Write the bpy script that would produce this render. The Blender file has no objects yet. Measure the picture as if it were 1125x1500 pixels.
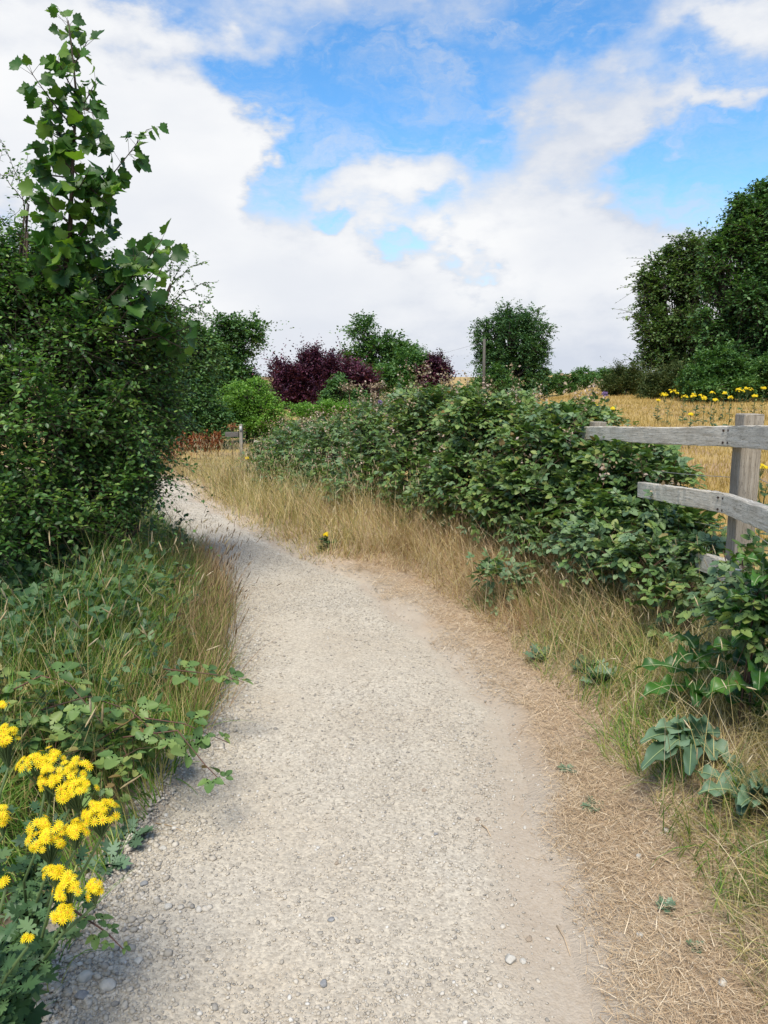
import bpy, math
import numpy as np

# ------------------------------------------------------------------ camera, world, sun, exposure
SC = bpy.context.scene
COL = SC.collection
F, TH, CAMH = 1083.0, math.radians(10.0), 1.6
cam_d = bpy.data.cameras.new('camera')
cam_d.sensor_fit = 'VERTICAL'
cam_d.sensor_height = 36.0
cam_d.lens = F / 1500.0 * 36.0
cam_d.clip_start = 0.05
cam_d.clip_end = 3000.0
cam = bpy.data.objects.new('camera', cam_d)
COL.objects.link(cam)
cam.location = (0, 0, CAMH)
cam.rotation_euler = (math.radians(90) - TH, 0, 0)
SC.camera = cam

SC.view_settings.view_transform = 'Standard'
SC.view_settings.look = 'None'
SC.view_settings.gamma = 1.0
SC.view_settings.exposure = 0.22
SC.cycles.use_denoising = True
SC.cycles.max_bounces = 6
SC.cycles.diffuse_bounces = 3
SC.cycles.glossy_bounces = 2
SC.cycles.transmission_bounces = 3
SC.cycles.transparent_max_bounces = 4

SUN_EL, SUN_AZ = math.radians(60), math.radians(-167)     # azimuth from +Y (view direction), negative = to the left
sun_d = bpy.data.lights.new('sun', 'SUN')
sun_d.energy = 4.6
sun_d.angle = math.radians(28)
sun_d.color = (1.0, 0.94, 0.82)
sun = bpy.data.objects.new('sun', sun_d)
COL.objects.link(sun)
sun.rotation_euler = (math.pi / 2 - SUN_EL, 0, math.pi - SUN_AZ)


def ray(px, py):
    v = (750 - py) / F
    d = np.array([(px - 562.5) / F, math.cos(TH) + v * math.sin(TH), -math.sin(TH) + v * math.cos(TH)])
    return d


def P(px, py, t):
    """world point seen at a photo pixel, at depth t metres"""
    return np.array([0, 0, CAMH]) + ray(px, py) * t


def build_world():
    w = bpy.data.worlds.new('World')
    SC.world = w
    w.use_nodes = True
    nt = w.node_tree
    N, L = nt.nodes, nt.links
    N.clear()
    out = N.new('ShaderNodeOutputWorld')
    sky = N.new('ShaderNodeTexSky')
    sky.sky_type = 'NISHITA'
    sky.sun_disc = False
    sky.sun_elevation = SUN_EL
    sky.sun_rotation = SUN_AZ
    sky.air_density = 1.1
    sky.dust_density = 0.3
    sky.ozone_density = 2.2
    hsv = N.new('ShaderNodeHueSaturation')
    hsv.inputs['Saturation'].default_value = 1.32
    hsv.inputs['Value'].default_value = 1.45
    L.new(sky.outputs[0], hsv.inputs['Color'])
    bg_sky = N.new('ShaderNodeBackground')
    bg_sky.inputs['Strength'].default_value = 0.13
    L.new(hsv.outputs[0], bg_sky.inputs['Color'])
    tc = N.new('ShaderNodeTexCoord')
    D = tc.outputs['Generated']

    def math_(op, a, b=None, clamp=False):
        n = N.new('ShaderNodeMath')
        n.operation = op
        n.use_clamp = clamp
        for i, x in enumerate((a, b)):
            if x is None:
                continue
            if isinstance(x, (int, float)):
                n.inputs[i].default_value = x
            else:
                L.new(x, n.inputs[i])
        return n.outputs[0]

    def vmath(op, a, b):
        n = N.new('ShaderNodeVectorMath')
        n.operation = op
        for i, x in enumerate((a, b)):
            if isinstance(x, (tuple, list)):
                n.inputs[i].default_value = x
            else:
                L.new(x, n.inputs[i])
        return n

    def noise(vec, scale, detail, rough=0.55):
        n = N.new('ShaderNodeTexNoise')
        n.inputs['Scale'].default_value = scale
        n.inputs['Detail'].default_value = detail
        n.inputs['Roughness'].default_value = rough
        L.new(vec, n.inputs['Vector'])
        return n

    def smap(x, a, b, c, d, smooth=True):
        n = N.new('ShaderNodeMapRange')
        n.interpolation_type = 'SMOOTHSTEP' if smooth else 'LINEAR'
        for nm, val in zip(('From Min', 'From Max', 'To Min', 'To Max'), (a, b, c, d)):
            n.inputs[nm].default_value = val
        L.new(x, n.inputs['Value'])
        return n.outputs[0]

    flat = vmath('MULTIPLY', D, (1.0, 1.0, 2.1)).outputs[0]
    warp_n = noise(D, 7.0, 4)
    w0 = vmath('SUBTRACT', warp_n.outputs['Color'], (0.5, 0.5, 0.5)).outputs[0]
    w1 = vmath('MULTIPLY', w0, (0.24, 0.24, 0.15)).outputs[0]
    warp_m = noise(flat, 22.0, 5, 0.6)
    w2 = vmath('MULTIPLY', vmath('SUBTRACT', warp_m.outputs['Color'], (0.5, 0.5, 0.5)).outputs[0], (0.09, 0.09, 0.05)).outputs[0]
    DW = vmath('ADD', vmath('ADD', D, w1).outputs[0], w2).outputs[0]
    sep = N.new('ShaderNodeSeparateXYZ')
    L.new(D, sep.inputs[0])
    dens = smap(sep.outputs['Z'], 0.10, 0.27, 0.95, 0.36)
    blobs = [(110, 170, 260, 150, .62), (240, 240, 190, 120, .55), (20, 120, 140, 80, .3), (330, 240, 95, 75, .4),
             (560, 265, 160, 50, .40), (640, 215, 70, 40, .25), (910, 185, 130, 65, .46), (830, 120, 130, 60, .22),
             (1070, 25, 170, 50, .55), (1085, 138, 90, 20, .5), (600, 30, 260, 55, .26), (120, 10, 260, 36, .34), (260, 50, 160, 40, .14),
             (850, 330, 140, 80, .45), (680, 330, 100, 45, .2), (430, 420, 300, 110, .3),
             (560, 155, 200, 66, -.50), (410, 150, 95, 85, -.42), (398, 272, 45, 55, -.5), (320, 95, 120, 50, -.4),
             (800, 30, 60, 55, -.4), (700, 190, 80, 55, -.3), (1020, 262, 150, 62, -.54), (1080, 205, 120, 48, -.45),
             (480, 325, 44, 22, -.62), (605, 372, 60, 26, -.62), (620, 305, 45, 24, -.4), (450, 240, 60, 30, -.25),
             (680, 400, 36, 14, -.4), (960, 90, 50, 30, -.2)]
    for (bx, by, rx, ry, amp) in blobs:
        r = ray(bx, by)
        ln = float(np.linalg.norm(r))
        c = r / ln
        sx, sz = 1 / (rx / F / ln), 1 / (ry / F / ln)
        s = vmath('SUBTRACT', DW, tuple(float(q) for q in c)).outputs[0]
        m = vmath('MULTIPLY', s, (sx, 0.5 * sx, sz)).outputs[0]
        ln_ = N.new('ShaderNodeVectorMath')
        ln_.operation = 'LENGTH'
        L.new(m, ln_.inputs[0])
        g = smap(ln_.outputs['Value'], 0.0, 1.5, amp * 1.15, 0.0)
        dens = math_('ADD', dens, g)
    f1 = noise(flat, 4.2, 9, 0.6).outputs['Fac']
    f2 = noise(flat, 13.0, 7, 0.62).outputs['Fac']
    dens = math_('ADD', dens, math_('MULTIPLY', math_('SUBTRACT', f1, 0.5), 1.15))
    dens = math_('ADD', dens, math_('MULTIPLY', math_('SUBTRACT', f2, 0.5), 0.62))
    cover = smap(dens, 0.16, 0.86, 0.0, 1.0)
    streak = noise(vmath('MULTIPLY', DW, (1.0, 1.0, 3.2)).outputs[0], 6.5, 9, 0.66).outputs['Fac']
    veil = smap(streak, 0.40, 0.72, 0.0, 0.62)
    cover = math_('MAXIMUM', cover, math_('MULTIPLY', veil, smap(dens, -0.45, 0.25, 0.45, 1.0)))
    # cloud brightness: thick parts white, thin veils and the low bank grey-lavender
    thick = smap(dens, 0.55, 1.15, 0.0, 1.0)
    f3 = noise(flat, 3.1, 6, 0.5).outputs['Fac']
    lum = math_('ADD', math_('MULTIPLY', thick, 0.75), smap(f3, 0.3, 0.7, -0.22, 0.42))
    low = smap(sep.outputs['Z'], 0.0, 0.14, -0.45, 0.0)
    lum = math_('ADD', lum, low, True)
    mx = N.new('ShaderNodeMix')
    mx.data_type = 'RGBA'
    L.new(lum, mx.inputs['Factor'])
    mx.inputs['A'].default_value = (0.67, 0.72, 0.82, 1)
    mx.inputs['B'].default_value = (0.96, 0.97, 0.985, 1)
    bg_c = N.new('ShaderNodeBackground')
    bg_c.inputs['Strength'].default_value = 0.86
    L.new(mx.outputs['Result'], bg_c.inputs['Color'])
    ms = N.new('ShaderNodeMixShader')
    L.new(cover, ms.inputs[0])
    L.new(bg_sky.outputs[0], ms.inputs[1])
    L.new(bg_c.outputs[0], ms.inputs[2])
    L.new(ms.outputs[0], out.inputs['Surface'])
    w.cycles.sampling_method = 'MANUAL'
    w.cycles.sample_map_resolution = 512


build_world()

# ------------------------------------------------------------------ numeric helpers
rng = np.random.default_rng(11)


def norm(v):
    return v / np.maximum(np.linalg.norm(v, axis=-1, keepdims=True), 1e-9)


def sstep(a, b, x):
    t = np.clip((x - a) / (b - a), 0, 1)
    return t * t * (3 - 2 * t)


def _h(ix, iy, s):
    n = (ix.astype(np.int64) * 374761393 + iy.astype(np.int64) * 668265263 + s * 1274126177) & 0x7fffffff
    n = ((n ^ (n >> 13)) * 1274126177) & 0x7fffffff
    n = (n ^ (n >> 16)) & 0xffff
    return n / 65535.0


def vnoise(x, y, s=0):
    ix, iy = np.floor(x), np.floor(y)
    fx, fy = x - ix, y - iy
    fx, fy = fx * fx * (3 - 2 * fx), fy * fy * (3 - 2 * fy)
    a, b = _h(ix, iy, s), _h(ix + 1, iy, s)
    c, d = _h(ix, iy + 1, s), _h(ix + 1, iy + 1, s)
    return (a * (1 - fx) + b * fx) * (1 - fy) + (c * (1 - fx) + d * fx) * fy


def fbm(x, y, s=0, o=4):
    r, a = 0.0, 0.5
    for i in range(o):
        r = r + a * (vnoise(x, y, s + i) - 0.5) * 2
        x, y, a = x * 2.03 + 3.1, y * 2.03 + 1.7, a * 0.5
    return r


# ------------------------------------------------------------------ terrain
LE = np.array([(-0.72, -4), (-0.78, 0), (-0.85, 1.66), (-0.91, 1.98), (-0.92, 2.27), (-0.9, 2.6), (-0.86, 3.02), (-0.86, 3.43), (-0.9, 3.96), (-1.03, 4.67),
               (-1.24, 5.46), (-1.7, 6.56), (-2.3, 7.8), (-2.86, 9.07), (-3.3, 10.48), (-3.7, 11.3), (-4.6, 11.75), (-7, 12.1), (-14, 12.6)])
RE = np.array([(0.42, -4), (0.50, 0), (0.54, 1.62), (0.545, 1.79), (0.54, 2.1), (0.545, 2.42), (0.57, 2.85), (0.565, 3.36), (0.50, 3.82), (0.33, 4.35),
               (0.18, 4.88), (-0.12, 5.82), (-0.56, 6.41), (-1.11, 7.23), (-1.91, 8.74), (-2.6, 10.17), (-3.0, 11.4), (-3.4, 12.1), (-4.6, 12.8), (-7, 13.3), (-14, 14)])
_yy = np.linspace(-4, 14.2, 1200)


def _edge(E):
    x = np.interp(_yy, E[:, 1], E[:, 0])
    k = np.hanning(41)
    k /= k.sum()
    x = np.convolve(np.pad(x, 20, mode='edge'), k, 'valid')
    return x, 1 / np.sqrt(1 + np.gradient(x, _yy) ** 2)


_xl, _cl = _edge(LE)
_xr, _cr = _edge(RE)


def dR(x, y):
    return (x - np.interp(y, _yy, _xr)) * np.interp(y, _yy, _cr) + 0.075 * fbm(x * 2.4, y * 2.4, 5, 5)


def dL(x, y):
    return (np.interp(y, _yy, _xl) - x) * np.interp(y, _yy, _cl) + 0.05 * fbm(x * 2.2, y * 2.2, 9, 4)


def terrain(x, y, detail=True):
    x, y = np.asarray(x, float), np.asarray(y, float)
    r, l = dR(x, y), dL(x, y)
    B = np.interp(y, [0, 3.4, 6, 9, 12, 16], [.36, .34, .26, .15, .05, .02])
    z = B * sstep(0.1, 1.25, r) + 0.03 * sstep(-0.02, 0.12, r)
    z = z + 0.14 * sstep(0.0, 0.9, l)
    w = sstep(0.02, 0.28, x / (np.abs(y) + 1.5)) * sstep(0.9, 2.6, r)
    fz = np.interp(y, [0, 4, 9, 20, 30, 45, 70, 140, 220, 420, 700], [.38, .40, .50, .82, 1.06, .60, 1.1, 3.3, 2.0, 4.0, 4.5])
    fb = np.interp(y, [0, 60, 250, 420, 700], [0.0, 0.0, 0.6, 4.2, 4.6])
    z = np.where(y < 60, z, np.maximum(z, 0)) * (1 - w) + w * fz + (1 - w) * fb
    z = z + 0.62 * np.exp(-((x - 11.2) / 2.2) ** 2 - ((y - 36) / 4.0) ** 2)
    inside = sstep(0.0, 0.1, -np.maximum(r, l))
    z = z - 0.05 * inside
    if detail:
        out = 1 - inside
        z = z + out * (0.05 * fbm(x * 0.8, y * 0.8, 21, 3) + 0.022 * fbm(x * 4, y * 4, 31, 3)) + 0.012 * fbm(x * 0.9, y * 0.9, 41, 2)
    return z


def G(px, py):
    """terrain point seen at a photo pixel"""
    d = ray(px, py)
    t = 0.8
    while t < 400:
        p = np.array([0, 0, CAMH]) + d * t
        if p[2] < float(terrain(p[0], p[1])):
            return p
        t += 0.02 + t * 0.004
    return np.array([0, 0, CAMH]) + d * 60


def on_ground(x, y):
    return np.array([x, y, float(terrain(x, y))])


# ------------------------------------------------------------------ mesh collector
class Geo:
    def __init__(s):
        s.v, s.f, s.n = [], [], 0

    def add(s, verts, faces, mat=0):
        verts = np.asarray(verts, np.float32).reshape(-1, 3)
        if not isinstance(faces, list):
            faces = [faces]
        for fc in faces:
            fc = np.asarray(fc, np.int64)
            if fc.size:
                s.f.append((fc + s.n, mat))
        s.v.append(verts)
        s.n += len(verts)

    def build(s, name, mats, parent=None, origin=(0, 0, 0), smooth=False):
        me = bpy.data.meshes.new(name)
        V = np.concatenate(s.v) - np.asarray(origin, np.float32)
        me.vertices.add(len(V))
        me.vertices.foreach_set('co', V.astype(np.float32).ravel())
        li = np.concatenate([f.ravel() for f, _ in s.f]).astype(np.int32)
        tot = np.concatenate([np.full(len(f), f.shape[1], np.int32) for f, _ in s.f])
        mi = np.concatenate([np.full(len(f), m, np.int32) for f, m in s.f])
        st = np.concatenate([[0], np.cumsum(tot)[:-1]]).astype(np.int32)
        me.loops.add(len(li))
        me.loops.foreach_set('vertex_index', li)
        me.polygons.add(len(tot))
        me.polygons.foreach_set('loop_start', st)
        me.polygons.foreach_set('loop_total', tot)
        me.polygons.foreach_set('material_index', mi)
        if smooth:
            me.polygons.foreach_set('use_smooth', np.ones(len(tot), bool))
        me.update(calc_edges=True)
        if not isinstance(mats, (list, tuple)):
            mats = [mats]
        for m in mats:
            me.materials.append(m)
        o = bpy.data.objects.new(name, me)
        COL.objects.link(o)
        if parent is not None:
            o.parent = parent
        else:
            o.location = origin
        return o


def tag(o, label=None, cat=None, group=None, kind=None):
    for k, val in (('label', label), ('category', cat), ('group', group), ('kind', kind)):
        if val:
            o[k] = val
    return o


def empty(name, loc, label, cat, group=None):
    o = bpy.data.objects.new(name, None)
    o.empty_display_size = 0.1
    COL.objects.link(o)
    o.location = [float(q) for q in loc]
    return tag(o, label, cat, group)


def frames(fwd, nrm):
    f = norm(fwd)
    s = norm(np.cross(f, nrm))
    n = np.cross(s, f)
    return np.stack([s, f, n], axis=-1)


def inst(geo, tmpl, pos, R, size, mat=0):
    tv, tfs = tmpl
    tv = np.asarray(tv, float)
    size = np.asarray(size, float)
    size = size[:, None, None] if size.ndim == 1 else size[:, None, :]
    V = np.einsum('nij,nkj->nki', R, tv[None] * size) + pos[:, None, :]
    off = np.arange(len(pos)) * len(tv)
    geo.add(V, [(off[:, None, None] + np.asarray(t)[None]).reshape(-1, len(t[0])) for t in tfs], mat)


def tube(geo, pts, radii, sides=6, mat=0):
    pts = np.asarray(pts, float)
    k = len(pts)
    radii = np.broadcast_to(np.asarray(radii, float), (k,))
    tan = norm(np.gradient(pts, axis=0))
    ref = np.array([0.31, 0.17, 0.93]) if abs(tan[0] @ np.array([0.31, 0.17, 0.93])) < 0.9 else np.array([0.9, 0.3, 0.1])
    a = norm(np.cross(tan, ref))
    b = np.cross(tan, a)
    th = np.linspace(0, 2 * np.pi, sides, endpoint=False)
    V = pts[:, None] + radii[:, None, None] * (a[:, None] * np.cos(th)[None, :, None] + b[:, None] * np.sin(th)[None, :, None])
    i = np.arange(k - 1)[:, None] * sides
    j = np.arange(sides)[None]
    j2 = (j + 1) % sides
    q = np.stack([i + j, i + j2, i + sides + j2, i + sides + j], -1).reshape(-1, 4)
    geo.add(V.reshape(-1, 3), [q, np.array([list(range(sides))[::-1]]), np.array([[(k - 1) * sides + c for c in range(sides)]])], mat)


def prisms(geo, p0, p1, r0, r1, mat=0):
    """many straight tapered three-sided twigs at once"""
    n = len(p0)
    d = norm(p1 - p0)
    ref = np.where(np.abs(d[:, 2:3]) < 0.9, np.array([[0, 0, 1.0]]), np.array([[1.0, 0, 0]]))
    a = norm(np.cross(d, ref))
    b = np.cross(d, a)
    th = np.array([0, 2.094, 4.189])
    ring = a[:, None] * np.cos(th)[None, :, None] + b[:, None] * np.sin(th)[None, :, None]
    r0 = np.broadcast_to(np.asarray(r0, float), (n,))[:, None, None]
    r1 = np.broadcast_to(np.asarray(r1, float), (n,))[:, None, None]
    V = np.concatenate([p0[:, None] + ring * r0, p1[:, None] + ring * r1], 1)
    q = np.array([[0, 1, 4, 3], [1, 2, 5, 4], [2, 0, 3, 5]])
    geo.add(V.reshape(-1, 3), (np.arange(n)[:, None, None] * 6 + q[None]).reshape(-1, 4), mat)


def blades(geo, base, h, w, az, lean, bend, K=3, mat=0, twist=None):
    """grass blades: base (N,3), heights, widths, azimuth of lean, lean and bend angles"""
    n = len(base)
    u = np.linspace(0, 1, K + 1)
    ang = lean[:, None] + bend[:, None] * u[None] ** 1.3          # angle from vertical along the blade
    seg = h[:, None] / K
    dr = np.sin(ang[:, :-1]) * seg
    dz = np.cos(ang[:, :-1]) * seg
    r = np.concatenate([np.zeros((n, 1)), np.cumsum(dr, 1)], 1)
    z = np.concatenate([np.zeros((n, 1)), np.cumsum(dz, 1)], 1)
    dirx, diry = np.cos(az)[:, None], np.sin(az)[:, None]
    C = np.stack([base[:, :1] + r * dirx, base[:, 1:2] + r * diry, base[:, 2:3] + z], -1)
    tw = az + np.pi / 2 if twist is None else twist
    sd = np.stack([np.cos(tw), np.sin(tw), np.zeros(n)], -1)[:, None]
    ww = (w[:, None] * (1 - u[None] ** 1.6) * 0.5)[..., None]
    Lf = C[:, :-1] - sd * ww[:, :-1]
    Rt = C[:, :-1] + sd * ww[:, :-1]
    V = np.concatenate([np.stack([Lf, Rt], 2).reshape(n, 2 * K, 3), C[:, -1:]], 1)
    m = 2 * K + 1
    q = np.array([[2 * i, 2 * i + 1, 2 * i + 3, 2 * i + 2] for i in range(K - 1)])
    off = np.arange(n)[:, None, None] * m
    fs = []
    if K > 1:
        fs.append((off + q[None]).reshape(-1, 4))
    fs.append((off + np.array([[2 * K - 2, 2 * K - 1, 2 * K]])[None]).reshape(-1, 3))
    geo.add(V.reshape(-1, 3), fs, mat)
    return C[:, -1], norm(C[:, -1] - C[:, -2])


# ------------------------------------------------------------------ leaf shapes (unit length along +Y, normal +Z)
LEAF = (np.array([(0, 0, 0), (0, .55, -.04), (0, 1, -.10), (-.24, .26, .05), (-.27, .62, .03), (.24, .26, .05), (.27, .62, .03)]),
        [[[0, 1, 4, 3], [0, 5, 6, 1]], [[1, 2, 4], [1, 6, 2]]])
QLEAF = (np.array([(0, 0, 0), (.30, .5, .08), (0, 1, -.06), (-.30, .5, .08)]), [[[0, 1, 2], [0, 2, 3]]])
NARROW = (np.array([(0, 0, 0), (.14, .45, .05), (0, 1, -.12), (-.14, .45, .05)]), [[[0, 1, 2], [0, 2, 3]]])


def fan(outline, cup=0.0, centre=(0, .35, 0)):
    o = np.asarray(outline, float)
    z = cup * ((o[:, 0]) ** 2) * 2 - 0.10 * o[:, 1] ** 2
    V = np.vstack([[centre], np.column_stack([o, z])])
    k = len(o)
    return (V, [[[0, i + 1, (i + 1) % k + 1] for i in range(k)]])


def serrate(w, n=6):
    right = []
    for i in range(n):
        u = (i + .35) / n
        ww = w * math.sin(math.pi * min(1, u ** .8)) ** .8
        right.append((ww * 1.0, u + .06))
        right.append((ww * .86, u + .075))
    pts = [(0, 0)] + right + [(0, 1.03)] + [(-a, b) for a, b in right[::-1]]
    return np.array(pts)


LEAFLET = fan(serrate(.36, 5), .5, (0, .45, -.03))
SYC = fan([(0, 0), (.16, -.08), (.36, -.10), (.40, .03), (.56, .12), (.53, .25), (.66, .44), (.52, .47), (.45, .60), (.32, .58), (.30, .76), (.17, .82), (0, 1.0),
           (-.17, .82), (-.30, .76), (-.32, .58), (-.45, .60), (-.52, .47), (-.66, .44), (-.53, .25), (-.56, .12), (-.40, .03), (-.36, -.10), (-.16, -.08)], .28, (0, .3, -.03))
RAGGED = fan([(0, 0), (.05, .1), (.16, .12), (.12, .2), (.05, .22), (.2, .32), (.17, .4), (.06, .4), (.24, .52), (.2, .62), (.08, .58), (.22, .74), (.15, .82), (.07, .76), (0, 1),
              (-.07, .76), (-.15, .82), (-.22, .74), (-.08, .58), (-.2, .62), (-.24, .52), (-.06, .4), (-.17, .4), (-.2, .32), (-.05, .22), (-.12, .2), (-.16, .12), (-.05, .1)], .4, (0, .5, -.03))


def compound(leaf, places):
    """several leaflets joined in one leaf: places = (x, y, angle, size)"""
    tv, tfs = leaf
    Vs, Fs, off = [], [[] for _ in tfs], 0
    for (x, y, a, sz) in places:
        c, s_ = math.cos(a), math.sin(a)
        v = np.array(tv) * sz
        vv = np.column_stack([v[:, 0] * c - v[:, 1] * s_ + x, v[:, 0] * s_ + v[:, 1] * c + y, v[:, 2] - abs(a) * .05 * sz])
        Vs.append(vv)
        for k, t in enumerate(tfs):
            Fs[k] += [[i + off for i in f] for f in t]
        off += len(tv)
    return (np.vstack(Vs), Fs)


TRI = compound(LEAFLET, [(0, .42, 0, .62), (.03, .36, -1.15, .52), (-.03, .36, 1.15, .52)])
TRIF = compound(LEAF, [(0, .42, 0, .62), (.03, .36, -1.15, .55), (-.03, .36, 1.15, .55)])
ASH = compound(NARROW, [(0, .72, 0, .34)] + [(sx * .02, y, -sx * 1.0, .36) for y in (.2, .38, .56, .7) for sx in (1, -1)])


def sprays(geo, tmpl, org, dirs, Ls, k, size, droop=.25, up=.7, mat=0, twig=None, jit=.35, side_w=.9, vary=.3):
    """leafy twigs: k leaves alternating along each curved twig"""
    S = len(org)
    dirs = norm(dirs)
    u = (np.arange(k)[None] + rng.uniform(.2, .9, (S, k))) / k
    down = np.array([0, 0, -1.0])
    L3 = Ls[:, None, None]
    pos = org[:, None] + dirs[:, None] * L3 * u[..., None] + down * (droop * L3 * u[..., None] ** 2)
    tan = norm(dirs[:, None] + down * (2 * droop * u[..., None]))
    upv = np.array([0, 0, 1.0]) + rng.normal(0, .3, (S, 1, 3))
    side = norm(np.cross(tan, upv))
    sg = np.where(np.arange(k) % 2 == 0, 1., -1.)[None, :, None]
    fwd = tan * .5 + side * sg * side_w + rng.normal(0, jit, (S, k, 3))
    nrm = np.cross(side, tan) * .4 + np.array([0, 0, up]) + rng.normal(0, jit, (S, k, 3))
    sz = size * rng.uniform(1 - vary, 1 + vary, (S, k)) * (1.05 - .35 * u)
    inst(geo, tmpl, pos.reshape(-1, 3), frames(fwd.reshape(-1, 3), nrm.reshape(-1, 3)), sz.ravel(), mat)
    if twig is not None:
        tg, r, tm = twig
        pp = [org + dirs * (Ls * q)[:, None] + down * (droop * Ls * q * q)[:, None] for q in (0, .5, 1.)]
        prisms(tg, pp[0], pp[1], r, r * .7, tm)
        prisms(tg, pp[1], pp[2], r * .7, r * .3, tm)


def lobe_pts(lobes, n, lo=.5, zmin=None):
    """points spread through the outer part of a union of ellipsoids, with outward directions"""
    lb = np.array([list(l) for l in lobes], float)
    area = (lb[:, 3] * lb[:, 4] * lb[:, 5]) ** (2 / 3)
    idx = rng.choice(len(lb), n, p=area / area.sum())
    d = norm(rng.normal(size=(n, 3)))
    r = lo + (1 - lo) * rng.random(n) ** .6
    lump = 1 + .16 * np.sin(d[:, 0] * 5 + idx * 2.1) * np.sin(d[:, 2] * 6 + idx) + .10 * np.sin(d[:, 1] * 9 + d[:, 2] * 8 + idx)
    p = lb[idx, :3] + d * lb[idx, 3:6] * (r * lump)[:, None]
    # drop points buried deep inside another lobe
    keep = np.ones(n, bool)
    for k in range(len(lb)):
        q = np.linalg.norm((p - lb[k, :3]) / lb[k, 3:6], axis=1)
        keep &= (q > .45) | (idx == k)
    o = norm(d / lb[idx, 3:6])
    return p[keep], o[keep], idx[keep]


# ------------------------------------------------------------------ materials
def mat_base(name):
    m = bpy.data.materials.new(name)
    m.use_nodes = True
    nt = m.node_tree
    b = nt.nodes['Principled BSDF']
    return m, nt, b


def nd(nt, typ, **kw):
    n = nt.nodes.new(typ)
    for k, v in kw.items():
        if k in n.inputs:
            n.inputs[k].default_value = v
        else:
            setattr(n, k, v)
    return n


def ramp(nt, fac, stops):
    r = nt.nodes.new('ShaderNodeValToRGB')
    e = r.color_ramp.elements
    while len(e) < len(stops):
        e.new(0.5)
    for i, (p, c) in enumerate(stops):
        e[i].position = p
        e[i].color = (*c, 1)
    nt.links.new(fac, r.inputs[0])
    return r.outputs[0]


def mixc(nt, fac, a, b, mode='MIX'):
    m = nt.nodes.new('ShaderNodeMix')
    m.data_type = 'RGBA'
    m.blend_type = mode
    for nm, x in (('Factor', fac), ('A', a), ('B', b)):
        if isinstance(x, (int, float)):
            m.inputs[nm].default_value = x
        elif isinstance(x, tuple):
            m.inputs[nm].default_value = (*x, 1)
        else:
            nt.links.new(x, m.inputs[nm])
    return m.outputs['Result']


def noise_n(nt, scale, detail=4, rough=.55, coord='Object', stretch=None):
    tc = nt.nodes.new('ShaderNodeTexCoord')
    vec = tc.outputs[coord]
    if stretch:
        mp = nt.nodes.new('ShaderNodeMapping')
        mp.inputs['Scale'].default_value = stretch
        nt.links.new(vec, mp.inputs[0])
        vec = mp.outputs[0]
    n = nd(nt, 'ShaderNodeTexNoise', Scale=scale, Detail=detail, Roughness=rough)
    nt.links.new(vec, n.inputs['Vector'])
    return n.outputs['Fac']


def leaf_mat(name, cols, trans=.3, rough=.5, spec=.4, patch=1.5, patch_amt=.35):
    """cols: list of (stop, rgb) chosen at random for each leaf; slow patches shift the choice"""
    m, nt, b = mat_base(name)
    g = nt.nodes.new('ShaderNodeNewGeometry')
    pn = noise_n(nt, patch, 2)
    f = nt.nodes.new('ShaderNodeMath')
    f.operation = 'MULTIPLY_ADD'
    nt.links.new(pn, f.inputs[0])
    f.inputs[1].default_value = patch_amt * 2
    f.inputs[2].default_value = -patch_amt
    a = nt.nodes.new('ShaderNodeMath')
    a.operation = 'ADD'
    a.use_clamp = True
    nt.links.new(g.outputs['Random Per Island'], a.inputs[0])
    nt.links.new(f.outputs[0], a.inputs[1])
    c = ramp(nt, a.outputs[0], cols)
    nt.links.new(c, b.inputs['Base Color'])
    b.inputs['Roughness'].default_value = rough
    b.inputs['Specular IOR Level'].default_value = spec
    if trans > 0:
        t = nt.nodes.new('ShaderNodeBsdfTranslucent')
        tcol = mixc(nt, 1.0, c, (1.0, 1.15, .45), 'MULTIPLY')
        nt.links.new(tcol, t.inputs['Color'])
        mx = nt.nodes.new('ShaderNodeMixShader')
        mx.inputs[0].default_value = trans
        nt.links.new(b.outputs[0], mx.inputs[1])
        nt.links.new(t.outputs[0], mx.inputs[2])
        nt.links.new(mx.outputs[0], nt.nodes['Material Output'].inputs['Surface'])
    return m


def plain_mat(name, a, b_, scale=6, rough=.8, bump=.0, stretch=None, spec=.3, detail=6):
    m, nt, b = mat_base(name)
    n = noise_n(nt, scale, detail, .6, 'Object', stretch)
    c = ramp(nt, n, [(.3, a), (.7, b_)])
    nt.links.new(c, b.inputs['Base Color'])
    b.inputs['Roughness'].default_value = rough
    b.inputs['Specular IOR Level'].default_value = spec
    if bump:
        bp = nd(nt, 'ShaderNodeBump', Strength=bump, Distance=.01)
        nt.links.new(n, bp.inputs['Height'])
        nt.links.new(bp.outputs[0], b.inputs['Normal'])
    return m


M = {}
M['hawthorn'] = leaf_mat('hawthorn_leaves', [(0, (.036, .095, .024)), (.5, (.085, .19, .045)), (.85, (.16, .28, .062)), (1, (.27, .38, .085))], .38, .42, .45, 2.2, .45)
M['sycamore'] = leaf_mat('sycamore_leaves', [(0, (.035, .09, .02)), (.6, (.06, .15, .026)), (1, (.16, .27, .035))], .42, .45, .4, 2.0, .3)
M['bramble'] = leaf_mat('bramble_leaves', [(0, (.056, .112, .034)), (.45, (.118, .205, .055)), (.8, (.20, .28, .075)), (.97, (.24, .28, .075)), (1, (.24, .16, .06))], .28, .5, .4, .9, .3)
M['bramble_pale'] = leaf_mat('pale_bramble_leaves', [(0, (.075, .135, .07)), (.5, (.14, .22, .095)), (1, (.23, .31, .15))], .25, .5, .4, 1.5, .3)
M['far_dark'] = leaf_mat('dark_tree_leaves', [(0, (.036, .094, .028)), (.6, (.08, .172, .046)), (1, (.14, .25, .06))], .25, .5, .35, .35, .4)
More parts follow.
